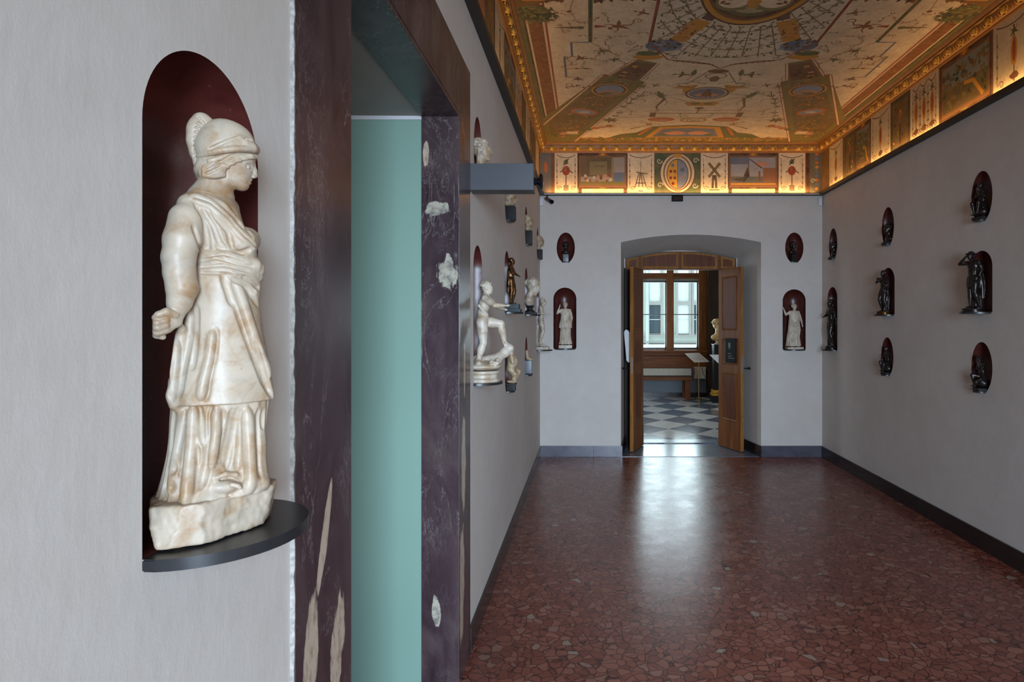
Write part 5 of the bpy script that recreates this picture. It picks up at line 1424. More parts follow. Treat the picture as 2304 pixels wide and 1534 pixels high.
    # pleats of the under-skirt, cut by hand where they show
    for q, r_ in (([Q(478, 905, 0), Q(472, 960, 0), Q(462, 1030, 0), Q(450, 1080, 0)], 0.0050), ([Q(498, 912, 0), Q(500, 960, 0), Q(490, 1030, 0)], 0.0036),
                  ([Q(520, 912, 0), Q(512, 970, 0), Q(498, 1030, 0)], 0.0038), ([Q(540, 915, 0), Q(536, 980, 0), Q(530, 1050, 0)], 0.0034), ([Q(530, 912, 0), Q(522, 965, 0), Q(505, 1045, 0)], 0.0030),
                  ([Q(578, 915, 0), Q(574, 975, 0), Q(576, 1040, 0), Q(586, 1085, 0)], 0.0034), ([Q(590, 915, 0), Q(588, 960, 0)], 0.0028),
                  ([Q(446, 900, 0), Q(452, 940, 0), Q(458, 990, 0)], 0.0030), ([Q(428, 905, 0), Q(418, 980, 0), Q(410, 1040, 0), Q(402, 1110, 0)], 0.0036),
                  ([Q(410, 930, 0), Q(400, 1000, 0), Q(386, 1060, 0), Q(374, 1110, 0)], 0.0040), ([Q(442, 990, 0), Q(446, 1030, 0), Q(438, 1090, 0)], 0.0028),
                  ([Q(392, 1030, 0), Q(376, 1080, 0), Q(362, 1118, 0)], 0.0030)):
        F_.drape([(p[0], p[2]) for p in q], r_, 0.0006, 0.004)
    for q, r_ in (([Q(486, 905, 0), Q(484, 960, 0), Q(474, 1040, 0)], 0.0040), ([Q(552, 912, 0), Q(556, 980, 0), Q(560, 1060, 0), Q(552, 1092, 0)], 0.0060), ([Q(436, 905, 0), Q(432, 980, 0), Q(424, 1060, 0), Q(420, 1112, 0)], 0.0055),
                  ([Q(418, 920, 0), Q(398, 1020, 0), Q(384, 1100, 0)], 0.0040)):
        F_.drape([(p[0], p[2]) for p in q], r_, 0.001, 0.005, cut=False)
    # cloth breaking over the foot, sandalled toes
    F_.ell(Q(506, 1094, 0.050), (0.018, 0.012, 0.0095), 0.004, rot=(0, 0.12, 0.3))
    for i in range(5): F_.chain([Q(522, 1090, 0.062-0.0055*i), Q(535+1.5*i, 1093-1.2*i, 0.0635-0.0058*i), Q(540+1.5*i, 1097-1.5*i, 0.0635-0.0058*i)], [0.0036, 0.0034, 0.0028], 0.0008)
    F_.chain([Q(476, 1090, 0.052), Q(488, 1074, 0.054), Q(508, 1066, 0.054), Q(530, 1068, 0.050), Q(545, 1080, 0.044)], [0.0030, 0.0034, 0.0036, 0.0034, 0.0030], 0.0025)
    F_.chain([Q(484, 1086, 0.050), Q(500, 1076, 0.052), Q(522, 1076, 0.050)], [0.0020, 0.0026, 0.0020], 0.001, cut=True)
    F_.chain([Q(560, 1080, 0.036), Q(590, 1086, 0.034)], [0.012, 0.009], 0.008)
    F_.plane((0, 0, 0.0535), (0, 0, -1), 0.001)
    F_.smooth(1)
    obj('figure', F_.mesh('figure'), MARBLE, root, smooth='all')

    # hair: waves under the rim, knot at the nape
    H = Field((-0.03, -0.05, 0.43), (0.09, 0.05, 0.56), MAIN_RES)
    random.seed(2)
    for s1 in (1, -1):
        for k, (x_, y_, w_, r_) in enumerate(((572, 350, .008, .0055), (562, 350, .016, .006), (548, 353, .021, .0065), (534, 358, .0235, .007), (519, 364, .025, .0075), (505, 371, .0255, .008), (492, 379, .0245, .0085), (480, 388, .022, .009))):
            c = Q(x_, y_, s1*w_)
            H.ell(c, (r_*0.9, r_*0.55, r_*0.6), 0.004, rot=(0, 0.5, 0))
        for k in range(12):
            H.ell(Q(466+random.uniform(-10, 26), 386+random.uniform(-12, 14), s1*random.uniform(0.002, 0.020)), (.0085, .006, .0065), 0.002, rot=(random.random(), random.random(), 0))
    H.ell(Q(470, 384, 0), (0.019, 0.022, 0.016), 0.004)
    H.ell(Q(495, 366, 0), (0.030, 0.0262, 0.020), 0.004)
    # wavy strands combed back from the brow over the ear to the knot
    for s1 in (1, -1):
        for j in range(13):
            e = Q(494, 366, 0); pts = []
            for i in range(16):
                t = i/15; x_ = 574 - 104*t; y_ = 346 + 3.1*j*(0.35+0.65*t)*0.8 + 22*t**1.3 + 1.6*sin(9*t+j*1.7)
                p = Q(x_, y_, 0); q = 1-((p[0]-e[0]-0.004)/0.046)**2-((p[2]-e[2])/0.040)**2
                if q > 0.02 and not (x_ > 520 and y_ > 363+ (574-x_)*0.06): pts.append((p[0], -s1*0.0262*math.sqrt(q)*1.02, p[2]))
            if len(pts) > 2: H.chain(pts, 0.0023, 0.0009)
        for j in range(9):
            e = Q(476, 386, 0); pts = []
            for i in range(10):
                t = i/9; x_ = 502 - 44*t; y_ = 370 + 4.2*j + (8-j)*2.2*t + 1.4*sin(7*t+j*2.1)
                p = Q(x_, y_, 0); q = 1-((p[0]-e[0])/0.030)**2-((p[2]-e[2])/0.030)**2
                if q > 0.01: pts.append((p[0], -s1*0.0285*math.sqrt(q), p[2]))
            if len(pts) > 2: H.chain(pts, 0.0030, 0.0010)
    H.chain([Q(470, 398, 0.010), Q(478, 410, 0.014), Q(486, 420, 0.016)], [0.006, 0.005, 0.0025], 0.002)
    for q in ([Q(575, 348, 0), Q(545, 350, 0), Q(515, 362, 0), Q(480, 384, 0)], [Q(560, 356, 0), Q(530, 364, 0), Q(500, 380, 0)], [Q(500, 372, 0), Q(478, 378, 0), Q(458, 392, 0)], [Q(495, 385, 0), Q(475, 396, 0), Q(462, 400, 0)]):
        H.drape([(p[0], p[2]) for p in q], 0.0014, 0, 0.0015)
    obj('hair', H.mesh('hair'), MARBLE, root, smooth='all')
    # helmet with rolled brim; crest behind
    H = Field((-0.03, -0.05, 0.46), (0.095, 0.05, 0.60), MAIN_RES)
    H.ell(Q(512, 322, 0), (0.0365, 0.0315, 0.0330), 0.004, rot=(0, 0.12, 0))
    H.ell(Q(500, 300, 0), (0.020, 0.020, 0.018), 0.008)
    H.ell(Q(498, 338, 0), (0.0345, 0.0325, 0.0300), 0.008)
    H.plane(Q(512, 353, 0), (0.30, 0, -1))
    P_ = []
    for k in range(41):
        a = 2*pi*k/40; c = Q(512, 350, 0)
        P_.append((c[0] + 0.0355*cos(a), 0.0325*sin(a), c[2] + 0.0100*cos(a) + 0.001))
    H.chain(P_, 0.0036, 0.003)
    H.chain([Q(552, 322, 0.022), Q(567, 332, 0.014), Q(573, 336, 0), Q(567, 332, -0.014), Q(552, 322, -0.022)], [0.004, 0.0048, 0.0052, 0.0048, 0.004], 0.006)
    H.chain([Q(470, 338, 0.024), Q(505, 322, 0.0315), Q(540, 306, 0.028), Q(560, 304, 0.014)], [0.0022, 0.0024, 0.0024, 0.002], 0.003)
    H.drape([(p[0], p[2]) for p in [Q(468, 348, 0), Q(505, 332, 0), Q(540, 318, 0), Q(568, 322, 0)]], 0.0018, 0, 0.002)
    H.ell(Q(553, 313, 0.0225), (0.002, 0.003, 0.002), 0.001, cut=True)
    obj('helmet', H.mesh('helmet'), MARBLE, root, smooth='all')
    H = Field((-0.05, -0.03, 0.42), (0.04, 0.03, 0.62), MAIN_RES)
    H.ell(Q(450, 285, 0), (0.0150, 0.0085, 0.0200), 0.006, rot=(0, 0.35, 0))
    H.ell(Q(440, 312, 0), (0.0110, 0.0080, 0.0230), 0.006, rot=(0, -0.08, 0))
    H.chain([Q(437, 318, 0), Q(442, 345, 0), Q(448, 368, 0), Q(452, 378, 0)], [0.0085, 0.0072, 0.0060, 0.0045], 0.006)
    H.chain([Q(455, 272, 0), Q(468, 280, 0), Q(478, 288, 0)], [0.0085, 0.0075, 0.006], 0.006)
    H.ell(Q(453, 266, 0), (0.0085, 0.0075, 0.0070), 0.004)
    for k in range(9):
        a = Q(466-k*1.5, 292+k*6, 0); b_ = Q(444-k*2.2+ (k > 4)*(k-4)*2, 266+k*11, 0)
        H.drape([(a[0], a[2]), ((a[0]+b_[0])/2, (a[2]+b_[2])/2+0.001), (b_[0], b_[2])], 0.0011, 0, 0.0015)
    obj('crest', H.mesh('crest'), MARBLE, root, smooth='all')

    # irregular rock plinth
    top = [PZ(333, 1139, 0.054), PZ(433, 1141, 0.056), PZ(520, 1117, 0.056), PZ(612, 1091, 0.056), PZ(622, 1084, 0.056), (0.082, 0.045, 0.056), (0.01, 0.060, 0.055), (-0.055, 0.045, 0.054)]
    bot = [PZ(362, 1233, 0.0005), PZ(452, 1230, 0.0005), PZ(530, 1203, 0.0005), PZ(592, 1176, 0.0005), PZ(602, 1160, 0.0005), (0.072, 0.040, 0.0005), (0.01, 0.052, 0.0005), (-0.045, 0.040, 0.0005)]
    G = Field((-0.095, -0.075, -0.006), (0.115, 0.085, 0.064), 0.0015)
    G.block((0.008, 0.0, 0.0275), (0.10, 0.08, 0.0275), 0.001, 0.001)
    for k in range(8):
        p, q, r = (np.array(x_) for x_ in (bot[k], bot[(k+1) % 8], top[k]))
        nn = np.cross(q-p, r-p); cen = np.array((0.01, 0.0, 0.02))
        if nn @ (cen-p) > 0: nn = -nn
        nn = nn/np.linalg.norm(nn); p = p + nn*max(0.0, max(float(nn @ (np.array(v_)-p)) for v_ in top+bot))
        G.plane(p, nn, 0.004)
    X_, Y_, Z_ = G.ax[0][:, None, None], G.ax[1][None, :, None], G.ax[2][None, None, :]
    def lumps(seed, cell):
        rg = np.random.RandomState(seed); g = [((ax_-ax_[0])/cell) for ax_ in G.ax]; R = rg.rand(*[int(q[-1])+3 for q in g])
        i = [q.astype(int) for q in g]; f = [(q-j)**2*(3-2*(q-j)) for q, j in zip(g, i)]; o_ = 0
        for a_ in (0, 1):
            for b_ in (0, 1):
                for c_ in (0, 1):
                    w_ = (f[0] if a_ else 1-f[0])[:, None, None]*(f[1] if b_ else 1-f[1])[None, :, None]*(f[2] if c_ else 1-f[2])[None, None, :]
                    o_ = o_ + w_*R[i[0]+a_][:, i[1]+b_][:, :, i[2]+c_]
        return o_-0.5
    G.f = (G.f + 0.0034*lumps(1, 0.016) + 0.0016*lumps(2, 0.006)).astype(np.float32)
    pl_ = obj('plinth', G.mesh('plinth'), MARBLE, root, smooth='all')
    pl_.location.z = 0.0004 - min(v.co.z for v in pl_.data.vertices)
    return root
make_goddess()
shelf(0.890, 'L', 1.25, 0.1325, 0.135, label='dark half-round slate shelf under the large helmeted marble statue', th=0.016)

# ------------------------------------------------------------------ the smaller sculptures
def V3(*a): return np.array(a, float)
STAND = dict(head=(0, -.010, .925), neck=(0, .004, .855), chest=(0, 0, .745), belly=(0, -.004, .63), hip=(0, .004, .545),
    rs=(-.098, .004, .815), re=(-.125, .010, .665), rh=(-.120, -.030, .535), ls=(.098, .004, .815), le=(.128, .010, .665), lh=(.125, -.020, .535),
    rp=(-.045, 0, .52), rk=(-.052, -.018, .29), ra=(-.052, .010, .050), lp=(.045, 0, .52), lk=(.062, -.030, .29), la=(.075, .020, .050))
def body(F_, p, hair='short', s=1.0, fem=False, face=0.0, tilt=0.0, feet=True, thick=1.0):
    """one continuous nude body; p gives the joints, face turns the head (radians, + toward its left)"""
    g = {k: V3(*v) for k, v in {**STAND, **p}.items()}
    T = thick*1.08
    F_.ell(g['hip'], (.076*T, .056*T, .062), .03); F_.ell(g['belly'], (.064*T, .048*T, .078), .03)
    F_.ell(g['chest'], (.082*T, .056*T, .088), .03)
    if fem:
        for s1 in (-1, 1): F_.ell(g['chest']+V3(s1*.036, -.044, .012), (.027, .025, .027), .012)
    else:
        for s1 in (-1, 1): F_.ell(g['chest']+V3(s1*.036, -.036, .024), (.038, .022, .028), .012)
    F_.chain([g['rs'], (g['rs']+g['ls'])/2+V3(0, 0, .012), g['ls']], [.032*T, .036*T, .032*T], .025)
    F_.chain([(g['rs']+g['ls'])/2+V3(0, 0, .01), g['neck'], g['head']-V3(0, 0, .03)], [.038, .027, .027], .014)
    for a in ('r', 'l'):
        sh, el, ha = g[a+'s'], g[a+'e'], g[a+'h']
        F_.chain([sh, (sh+el)/2, el], [.033*T, .030*T, .022*T], .012)
        F_.chain([el, el+(ha-el)*.3, ha], [.022*T, .0235*T, .0135], .008)
        d = (ha-el)/np.linalg.norm(ha-el); q = np.cross(d, V3(0, 1, .3)); q /= np.linalg.norm(q)
        F_.ell(ha+d*.020, (.015, .014, .018), .006)
        for i in (-1, 0, 1): F_.chain([ha+d*.026+q*.0085*i, ha+d*.046+q*.010*i, ha+d*.058+q*.008*i+V3(0, -.008, -.004)], [.0062, .0058, .005], .001)
        F_.chain([ha+d*.010+q*.012, ha+d*.028+q*.022], [.007, .0055], .002)
        pe, kn, an = g[a+'p'], g[a+'k'], g[a+'a']
        F_.chain([pe, pe+(kn-pe)*.45, kn], [.054*T, .050*T, .035*T], .018)
        F_.chain([kn, kn+(an-kn)*.32+V3(0, .006, 0), an], [.034*T, .037*T, .019], .010)
        if feet:
            fd = V3(-.25 if a == 'r' else .25, -1, 0); fd /= np.linalg.norm(fd)
            F_.chain([an+V3(0, .012, -.026), an+fd*.045+V3(0, 0, -.030), an+fd*.085+V3(0, 0, -.037)], [.019, .0175, .0115], .010)
    head(F_, g['head'], 1.14, face, hair, tilt)
    return g
def head(F_, c, s, yaw, hair, tilt=0.0):
    c = V3(*c); R = np.array(Matrix.Rotation(yaw, 3, 'Z') @ Matrix.Rotation(tilt, 3, 'X'))
    W = lambda x, y, z: c + R @ V3(x, y, z)*s
    if s > 2:
        G = F_
        class K:                     # scale the blending radius with the head
            def ell(_, c_, r, k=.006, rot=(0, 0, 0), cut=False): G.ell(c_, r, k*s, rot, cut)
            def cone(_, a, b, ra, rb, k=.006, cut=False): G.cone(a, b, ra, rb, k*s, cut)
            def chain(_, p, r, k=.006, cut=False): G.chain(p, r, k*s, cut)
        F_ = K()
    rot = (tilt, 0, yaw)
    F_.ell(W(0, .012, .012), (.044*s, .052*s, .050*s), .01, rot); F_.ell(W(0, -.018, -.014), (.034*s, .034*s, .046*s), .012, rot)
    F_.cone(W(0, -.048, .014), W(0, -.0545, -.009), .0046*s, .0062*s, .003); F_.ell(W(0, -.036, -.047), (.013*s, .012*s, .011*s), .008, rot)
    F_.ell(W(0, -.0455, -.027), (.011*s, .005*s, .0045*s), .003, rot); F_.cone(W(.011, -.0495, -.0285), W(-.011, -.0495, -.0285), .0016*s, .0016*s, .001, cut=True)
    for x in (-1, 1):
        F_.ell(W(x*.017, -.054, .006), (.0095*s, .009*s, .007*s), .004, rot, cut=True); F_.ell(W(x*.017, -.043, .005), (.0075*s, .008*s, .006*s), .001, rot)
        F_.cone(W(x*.006, -.051, .018), W(x*.028, -.044, .018), .005*s, .004*s, .004); F_.ell(W(x*.046, .004, -.004), (.006*s, .010*s, .015*s), .003, rot)
    rs = random.Random(int(abs(c[0])*999+abs(c[2])*777)+len(hair))
    if hair in ('short', 'curly', 'bun', 'long'):
        F_.ell(W(0, .018, .028), (.049*s, .050*s, .044*s), .006, rot)
        for _ in range(34 if hair != 'short' else 22):
            a = rs.uniform(0, 2*pi); b = rs.uniform(-.15, 1.3)
            x, y, z = .049*cos(b)*cos(a), .018+.050*cos(b)*sin(a), .024+.044*sin(b)
            if y < -.022 and z < .036: continue
            r_ = .016 if hair == 'curly' else .011
            F_.ell(W(x, y, z), (r_*s, r_*s, r_*s*.8), .003)
        if hair == 'bun': F_.ell(W(0, .072, .006), (.022*s, .022*s, .020*s), .006, rot)
        if hair == 'long':
            for x in (-1, 0, 1): F_.chain([W(x*.036, .035, .0), W(x*.040, .045, -.05), W(x*.042, .030, -.095)], [.020*s, .019*s, .010*s], .008)
    if hair == 'beard': 
        F_.ell(W(0, .018, .028), (.048*s, .050*s, .044*s), .006, rot); F_.ell(W(0, -.036, -.052), (.026*s, .022*s, .026*s), .008, rot)
        for _ in range(20): F_.ell(W(rs.uniform(-.03, .03), rs.uniform(-.052, -.02), rs.uniform(-.08, -.035)), (.009*s,)*3, .004)
    if hair == 'hat':
        F_.ell(W(0, .010, .045), (.048*s, .050*s, .036*s), .006, rot); F_.ell(W(0, .004, .036), (.085*s, .085*s, .010*s), .006, rot)
    if hair == 'helmet':
        F_.ell(W(0, .012, .036), (.056*s, .062*s, .050*s), .004, rot); F_.ell(W(0, .004, .030), (.066*s, .074*s, .010*s), .005, rot)
        F_.chain([W(0, -.03, .09), W(0, .03, .105), W(0, .085, .06), W(0, .095, -.01)], [.012*s, .017*s, .015*s, .008*s], .006)
def robe(F_, rows, n=9, amp=.06, ph=0.0, top=1.0):
    def fold(th, z): return amp*(np.abs(np.sin(th*n/2+ph+6*z))**.8-.6)*((top-z)*2.2).clip(.25, 1) + .02*np.sin(th*3+20*z)
    F_.loft(rows, .008, fold)
def round_base(F_, r, h, c=(0, 0)): F_.loft([(-h, c[0], c[1], r, r*.8), (-h*.5, c[0], c[1], r*.97, r*.78), (.004, c[0], c[1], r*.92, r*.74)], .004)

def sculpture(name, label, cat, wall, s_along, z, off, H, build, mat, rot=0.0, res=None, lo=(-.34, -.34, -.06), hi=(.34, .30, 1.06), base=None, group=None, part='figure'):
    """H metres for unit height; base=(mesh builder, material, height)"""
    loc, rz = {'L': ((XL+off, s_along, z), pi/2), 'R': ((XR-off, s_along, z), -pi/2), 'E': ((s_along, YE-off, z), 0)}[wall]
    t = thing(name, label, cat, loc, rz+rot, group or 'sculptures in the wall niches')
    F_ = Field(lo, hi, res or 0.0078, kmin=.02)
    build(F_); F_.smooth(1)
    o = obj(part, F_.mesh(part, H), mat, t, smooth='all')
    zb = 0.0
    if base:
        for (pname, bf, bm_, hgt) in base:
            bm = bmesh.new(); bf(bm, zb); obj(pname, bm, bm_, t, smooth=True); zb += hgt
    zmin = min(v.co.z for v in o.data.vertices)
    o.location.z = zb - zmin - 0.0006
    return t
def slab(hx, hy, h, bev=.003, cy=0.0): return lambda bm, z: box(bm, -hx, hx, cy-hy, cy+hy, z+.0005, z+h, bev)
def disc(r, h, sy=.85): return lambda bm, z: lathe(bm, [(r, z+.0005), (r, z+h*.25), (r*.88, z+h*.4), (r*.88, z+h*.65), (r*.98, z+h*.8), (r*.96, z+h)], 32, sy=sy)

# ---- end wall, left: robed woman with raised arm
def f(F_):
    body(F_, dict(re=(-.190, -.02, .745), rh=(-.135, -.03, .905), le=(.150, .01, .66), lh=(.135, -.02, .50), head=(.0, -.012, .93)), 'bun', fem=True)
    robe(F_, [(.02, 0, 0, .155, .115), (.12, 0, 0, .135, .105), (.30, .0, 0, .122, .100), (.46, 0, 0, .118, .095)], 17, .14)
    robe(F_, [(.40, 0, 0, .150, .112), (.50, 0, 0, .138, .104), (.60, 0, 0, .112, .086), (.70, 0, 0, .112, .084), (.79, 0, 0, .112, .072), (.85, 0, 0, .070, .050)], 13, .12)
    F_.ell((0, -.01, .64), (.112, .086, .014), .008); F_.drape([(-.07, .82), (-.01, .76), (.06, .83)], .006, 0, .008); F_.drape([(-.06, .78), (.0, .71), (.06, .77)], .006, 0, .008)
sculpture('marble_statue', 'white marble woman in draped dress raising her arm, left of the doorway', 'statue', 'E', -0.270, 1.25, 0.01, 0.49, f, MARBLE2, res=.0068, base=[('plinth', slab(.078, .060, .040, .008), MARBLE2, .040)])
# ---- end wall, right: robed woman with arm held out
def f(F_):
    body(F_, dict(re=(-.200, -.03, .755), rh=(-.255, -.05, .885), le=(.160, .0, .66), lh=(.180, -.04, .515), head=(.005, -.012, .93)), 'curly', fem=True)
    robe(F_, [(.02, -.02, 0, .175, .120), (.15, -.02, 0, .155, .112), (.32, -.01, 0, .140, .105), (.48, 0, 0, .132, .100), (.60, 0, 0, .120, .090), (.72, 0, 0, .118, .084), (.80, 0, 0, .110, .072), (.85, 0, 0, .070, .050)], 19, .13)
    F_.chain([(-.11, -.07, .66), (-.02, -.115, .55), (.08, -.10, .58), (.13, -.03, .66)], .016, .010); F_.chain([(-.12, -.06, .60), (-.02, -.12, .47), (.09, -.10, .50)], .013, .010)
    F_.chain([(.10, -.05, .55), (.12, -.05, .40), (.11, -.06, .28)], [.020, .016, .010], .02)
sculpture('marble_statue', 'white marble draped woman holding one arm out, right of the doorway', 'statue', 'E', 2.362, 1.24, 0.01, 0.49, f, MARBLE2, res=.0068, base=[('plinth', slab(.092, .062, .028, .009), MARBLE2, .028)])
# ---- end wall ovals: bronze busts on small blocks
def bust(hair, shoulders=True, yaw=0.0, beard=False):
    def g(F_):
        if not shoulders:
            head(F_, (0, -.02, .58), 6.6, yaw, hair); F_.chain([(0, .06, .35), (0, .06, .05)], [.20, .20], .08); return
        head(F_, (0, -.02, .70), 4.6, yaw, hair)
        F_.chain([(0, .03, .50), (0, .03, .22)], [.13, .15], .06)
        if shoulders:
            F_.ell((0, .04, .16), (.34, .17, .17), .08); F_.chain([(-.20, .04, .12), (.20, .04, .12)], .10, .06)
    return g
BL, BH = (-.48, -.40, -.08), (.48, .48, 1.10)
for (s_, nm, tl, blk) in ((-0.267, 'left of the doorway', 0.0, BLACKST), (2.360, 'right of the doorway', 0.25, BLACKST)):
    sculpture('bronze_bust', 'dark bronze bust on a small stone block in the oval niche '+nm, 'bust', 'E', s_, 2.25, -0.01, 0.140, bust('curly'), BRONZE, tl, res=.016, lo=BL, hi=BH,
              base=[('block', slab(.032, .035, .085, .002), GREYST if s_ < 0 else BLACKST, .085)], part='bust_head')

# ---- left wall, behind the projector box: tall niche and the ones above
def f(F_):   # marble youth riding forward over a coiled beast
    g = body(F_, dict(head=(.03, -.05, .90), neck=(.02, -.03, .83), chest=(.0, -.02, .72), belly=(-.01, 0, .62), hip=(-.02, 0, .54), rs=(-.085, -.04, .78), ls=(.11, -.02, .80),
        le=(.14, -.13, .70), lh=(.05, -.24, .665), re=(-.16, -.16, .70), rh=(-.10, -.28, .70), lp=(.035, -.01, .52), lk=(.05, -.20, .50), la=(.06, -.25, .245), rp=(-.06, 0, .52), rk=(-.075, -.02, .28), ra=(-.09, .04, .06)), 'curly', thick=1.1)
    F_.chain([(-.12, .02, .70), (-.05, -.05, .60), (.06, -.04, .50), (.10, .02, .40)], [.018, .022, .022, .014], .012)
    F_.ell((0, 0, .02), (.20, .22, .05), .03)
    F_.chain([(-.14, .02, .06), (-.02, .06, .10), (.10, .0, .08), (.12, -.14, .10), (.06, -.24, .17), (.04, -.30, .22), (.05, -.25, .27)], [.03, .045, .05, .055, .055, .045, .03], .02)
    F_.chain([(.05, -.27, .19), (.06, -.32, .16)], [.03, .018], .015); F_.chain([(.05, -.25, .25), (.09, -.22, .31)], [.015, .008], .008); F_.chain([(.02, -.25, .25), (-.01, -.22, .31)], [.015, .008], .008)
    rs = random.Random(4)
    for _ in range(26): F_.ell((rs.uniform(-.15, .15), rs.uniform(-.2, .15), rs.uniform(.04, .09)), (.035, .03, .025), .012)
sculpture('marble_group', 'pale marble nude youth stepping on a coiled beast, niche just past the door surround', 'statue', 'L', 3.05, 1.25, 0.024, 0.45, f, MARBLE2, res=.0075, lo=(-.30, -.42, -.06), hi=(.30, .28, 1.20),
          base=[('plinth', disc(.088, .056, 1.0), MARBLE2, .056)])
def f(F_):
    head(F_, (0, -.02, .66), 5.6, 0.15, 'curly'); F_.chain([(0, .03, .42), (0, .04, .05)], [.16, .17], .06)
    for k in range(7): F_.chain([(-.2+.02*k, .12, .9-.12*k), (-.27, .05, .6-.08*k), (-.24, .10, .35-.04*k)], .035, .02)
sculpture('marble_bust', 'cream marble head with curls in the oval niche above the projector box', 'bust', 'L', 3.05, 2.25, 0.02, 0.150, f, MARBLE, 0, res=.016, lo=(-.42, -.45, -.08), hi=(.42, .48, 1.06),
          base=[('block', slab(.038, .040, .060, .002), BLACKST, .060)], part='head')
# ---- left wall, second column
def f(F_):   # bronze soldier
    body(F_, dict(head=(-.01, -.02, .93), re=(-.15, -.05, .66), rh=(-.06, -.13, .64), le=(.15, -.06, .68), lh=(.09, -.16, .62), lk=(.07, -.06, .30), la=(.09, -.02, .05)), 'curly', thick=1.12)
    robe(F_, [(.40, 0, 0, .105, .085), (.48, 0, 0, .098, .08), (.58, 0, 0, .082, .066)], 16, .08)
    F_.ell((0, -.005, .72), (.092, .068, .10), .01); F_.loft([(.24, 0, .065, .085, .030), (.45, 0, .060, .100, .035), (.65, 0, .050, .100, .030), (.80, 0, .035, .095, .028)], .03, lambda th, z: .10*np.sin(th*9+4*z))
sculpture('bronze_statue', 'brown bronze soldier on a stepped dark green base, left wall', 'statue', 'L', 4.13, 1.62, 0.03, 0.315, f, BRONZE2, base=[('plinth', slab(.058, .068, .022, .002), GREENST, .022), ('block', slab(.048, .056, .034, .002), GREENST, .034)])
def f(F_):   # rough marble fragment
    F_.block((0, 0, .5), (.28, .24, .48), .12, .05)
    rs = random.Random(9)
    for _ in range(40): F_.ell((rs.uniform(-.25, .25), rs.uniform(-.28, .2), rs.uniform(.1, .95)), (rs.uniform(.05, .12), rs.uniform(.05, .10), rs.uniform(.05, .12)), .05, rot=(rs.random()*3, 0, rs.random()*3))
    for _ in range(14): F_.ell((rs.uniform(-.25, .25), -.30, rs.uniform(.1, .95)), (.05, .06, .05), .03, cut=True)
sculpture('marble_fragment', 'weathered brownish marble fragment on a black block, under the projector box', 'fragment', 'L', 4.13, 2.25, 0.02, 0.15, f, MARBLE3, 0, res=.016, lo=(-.42, -.45, -.08), hi=(.42, .42, 1.15),
          base=[('block', slab(.030, .040, .095, .002), BLACKST, .095)], part='stone')
def f(F_):   # crouching headless torso
    F_.chain([(0, .0, .78), (0, -.04, .60), (0, .02, .40)], [.13, .145, .135], .06); F_.chain([(-.13, 0, .80), (.13, -.02, .78)], [.08, .085], .05)
    F_.chain([(.13, -.03, .77), (.17, -.12, .60)], [.065, .06], .04); F_.chain([(-.13, -.03, .77), (-.17, -.06, .60)], [.065, .05], .04)
    F_.chain([(.07, 0, .38), (.10, -.18, .30), (.09, -.10, .08)], [.11, .085, .06], .04); F_.chain([(-.07, 0, .38), (-.09, -.12, .24), (-.09, -.08, .04)], [.11, .085, .06], .04)
    F_.ell((0, -.02, .03), (.20, .17, .06), .04); F_.chain([(0, -.02, .86), (0, -.03, .92)], [.06, .05], .03)
sculpture('marble_torso', 'weathered cream marble torso without head on a black bracket, lower left wall', 'statue', 'L', 4.13, 1.08, 0.03, 0.235, f, MARBLE3, 0, res=.015, base=[('block', slab(.024, .030, .040, .002), BLACKST, .040), ('foot_plate', slab(.030, .034, .012, .002), BLACKST, .012)], part='torso')
# ---- left wall, third column
def f(F_):   # bowed marble bust
    head(F_, (0, -.14, .70), 4.7, 0.0, 'bun', .42); F_.chain([(0, -.08, .55), (0, .04, .32)], [.115, .14], .05)
    F_.ell((0, .05, .20), (.27, .17, .17), .07)
    def dr(th, z): return .06*np.sin(th*11+9*z)
    F_.loft([(.0, 0, .03, .12, .10), (.10, 0, .03, .22, .15), (.24, 0, .04, .26, .17), (.34, 0, .05, .16, .14)], .02, dr)
sculpture('marble_bust', 'white marble bust of a woman with bowed head on a black socle, left wall', 'bust', 'L', 5.40, 1.62, 0.035, 0.24, f, MARBLE2, 0, res=.018, lo=(-.40, -.55, -.08), hi=(.40, .40, 1.10),
          base=[('block', slab(.060, .060, .020, .003), BLACKST, .020), ('socle', lambda bm, z: lathe(bm, [(.045, z), (.045, z+.01), (.024, z+.022), (.022, z+.040), (.036, z+.052), (.040, z+.060)], 24), BLACKST, .060)], part='bust_body')
sculpture('marble_bust', 'small yellowish marble head on a tall black block, farther oval niche of left wall', 'bust', 'L', 5.40, 2.25, 0.02, 0.125, bust('short', False, 0.2), MARBLE3, 0, res=.016, lo=BL, hi=BH,
          base=[('block', slab(.026, .034, .125, .002), BLACKST, .125)], part='head')
def f(F_):
    F_.chain([(0, .10, .85), (0, .06, .45), (0, .0, .22)], [.14, .16, .17], .05); F_.chain([(0, .02, .22), (0, -.22, .16), (0, -.42, .10)], [.16, .13, .08], .06)
    for i in range(5): F_.cone((-.10+.05*i, -.40, .10), (-.115+.057*i, -.50, .07), .045, .035, .01)
sculpture('marble_fragment', 'yellow marble foot fragment on a blue-grey block, lower left wall', 'fragment', 'L', 5.40, 1.08, 0.015, 0.10, f, MARBLE3, 0, res=.016, lo=(-.35, -.62, -.08), hi=(.35, .35, 1.08),
          base=[('foot_plate', slab(.034, .040, .012, .002), BLACKST, .012), ('block', slab(.027, .033, .115, .002), GREYST, .115)], part='stone')
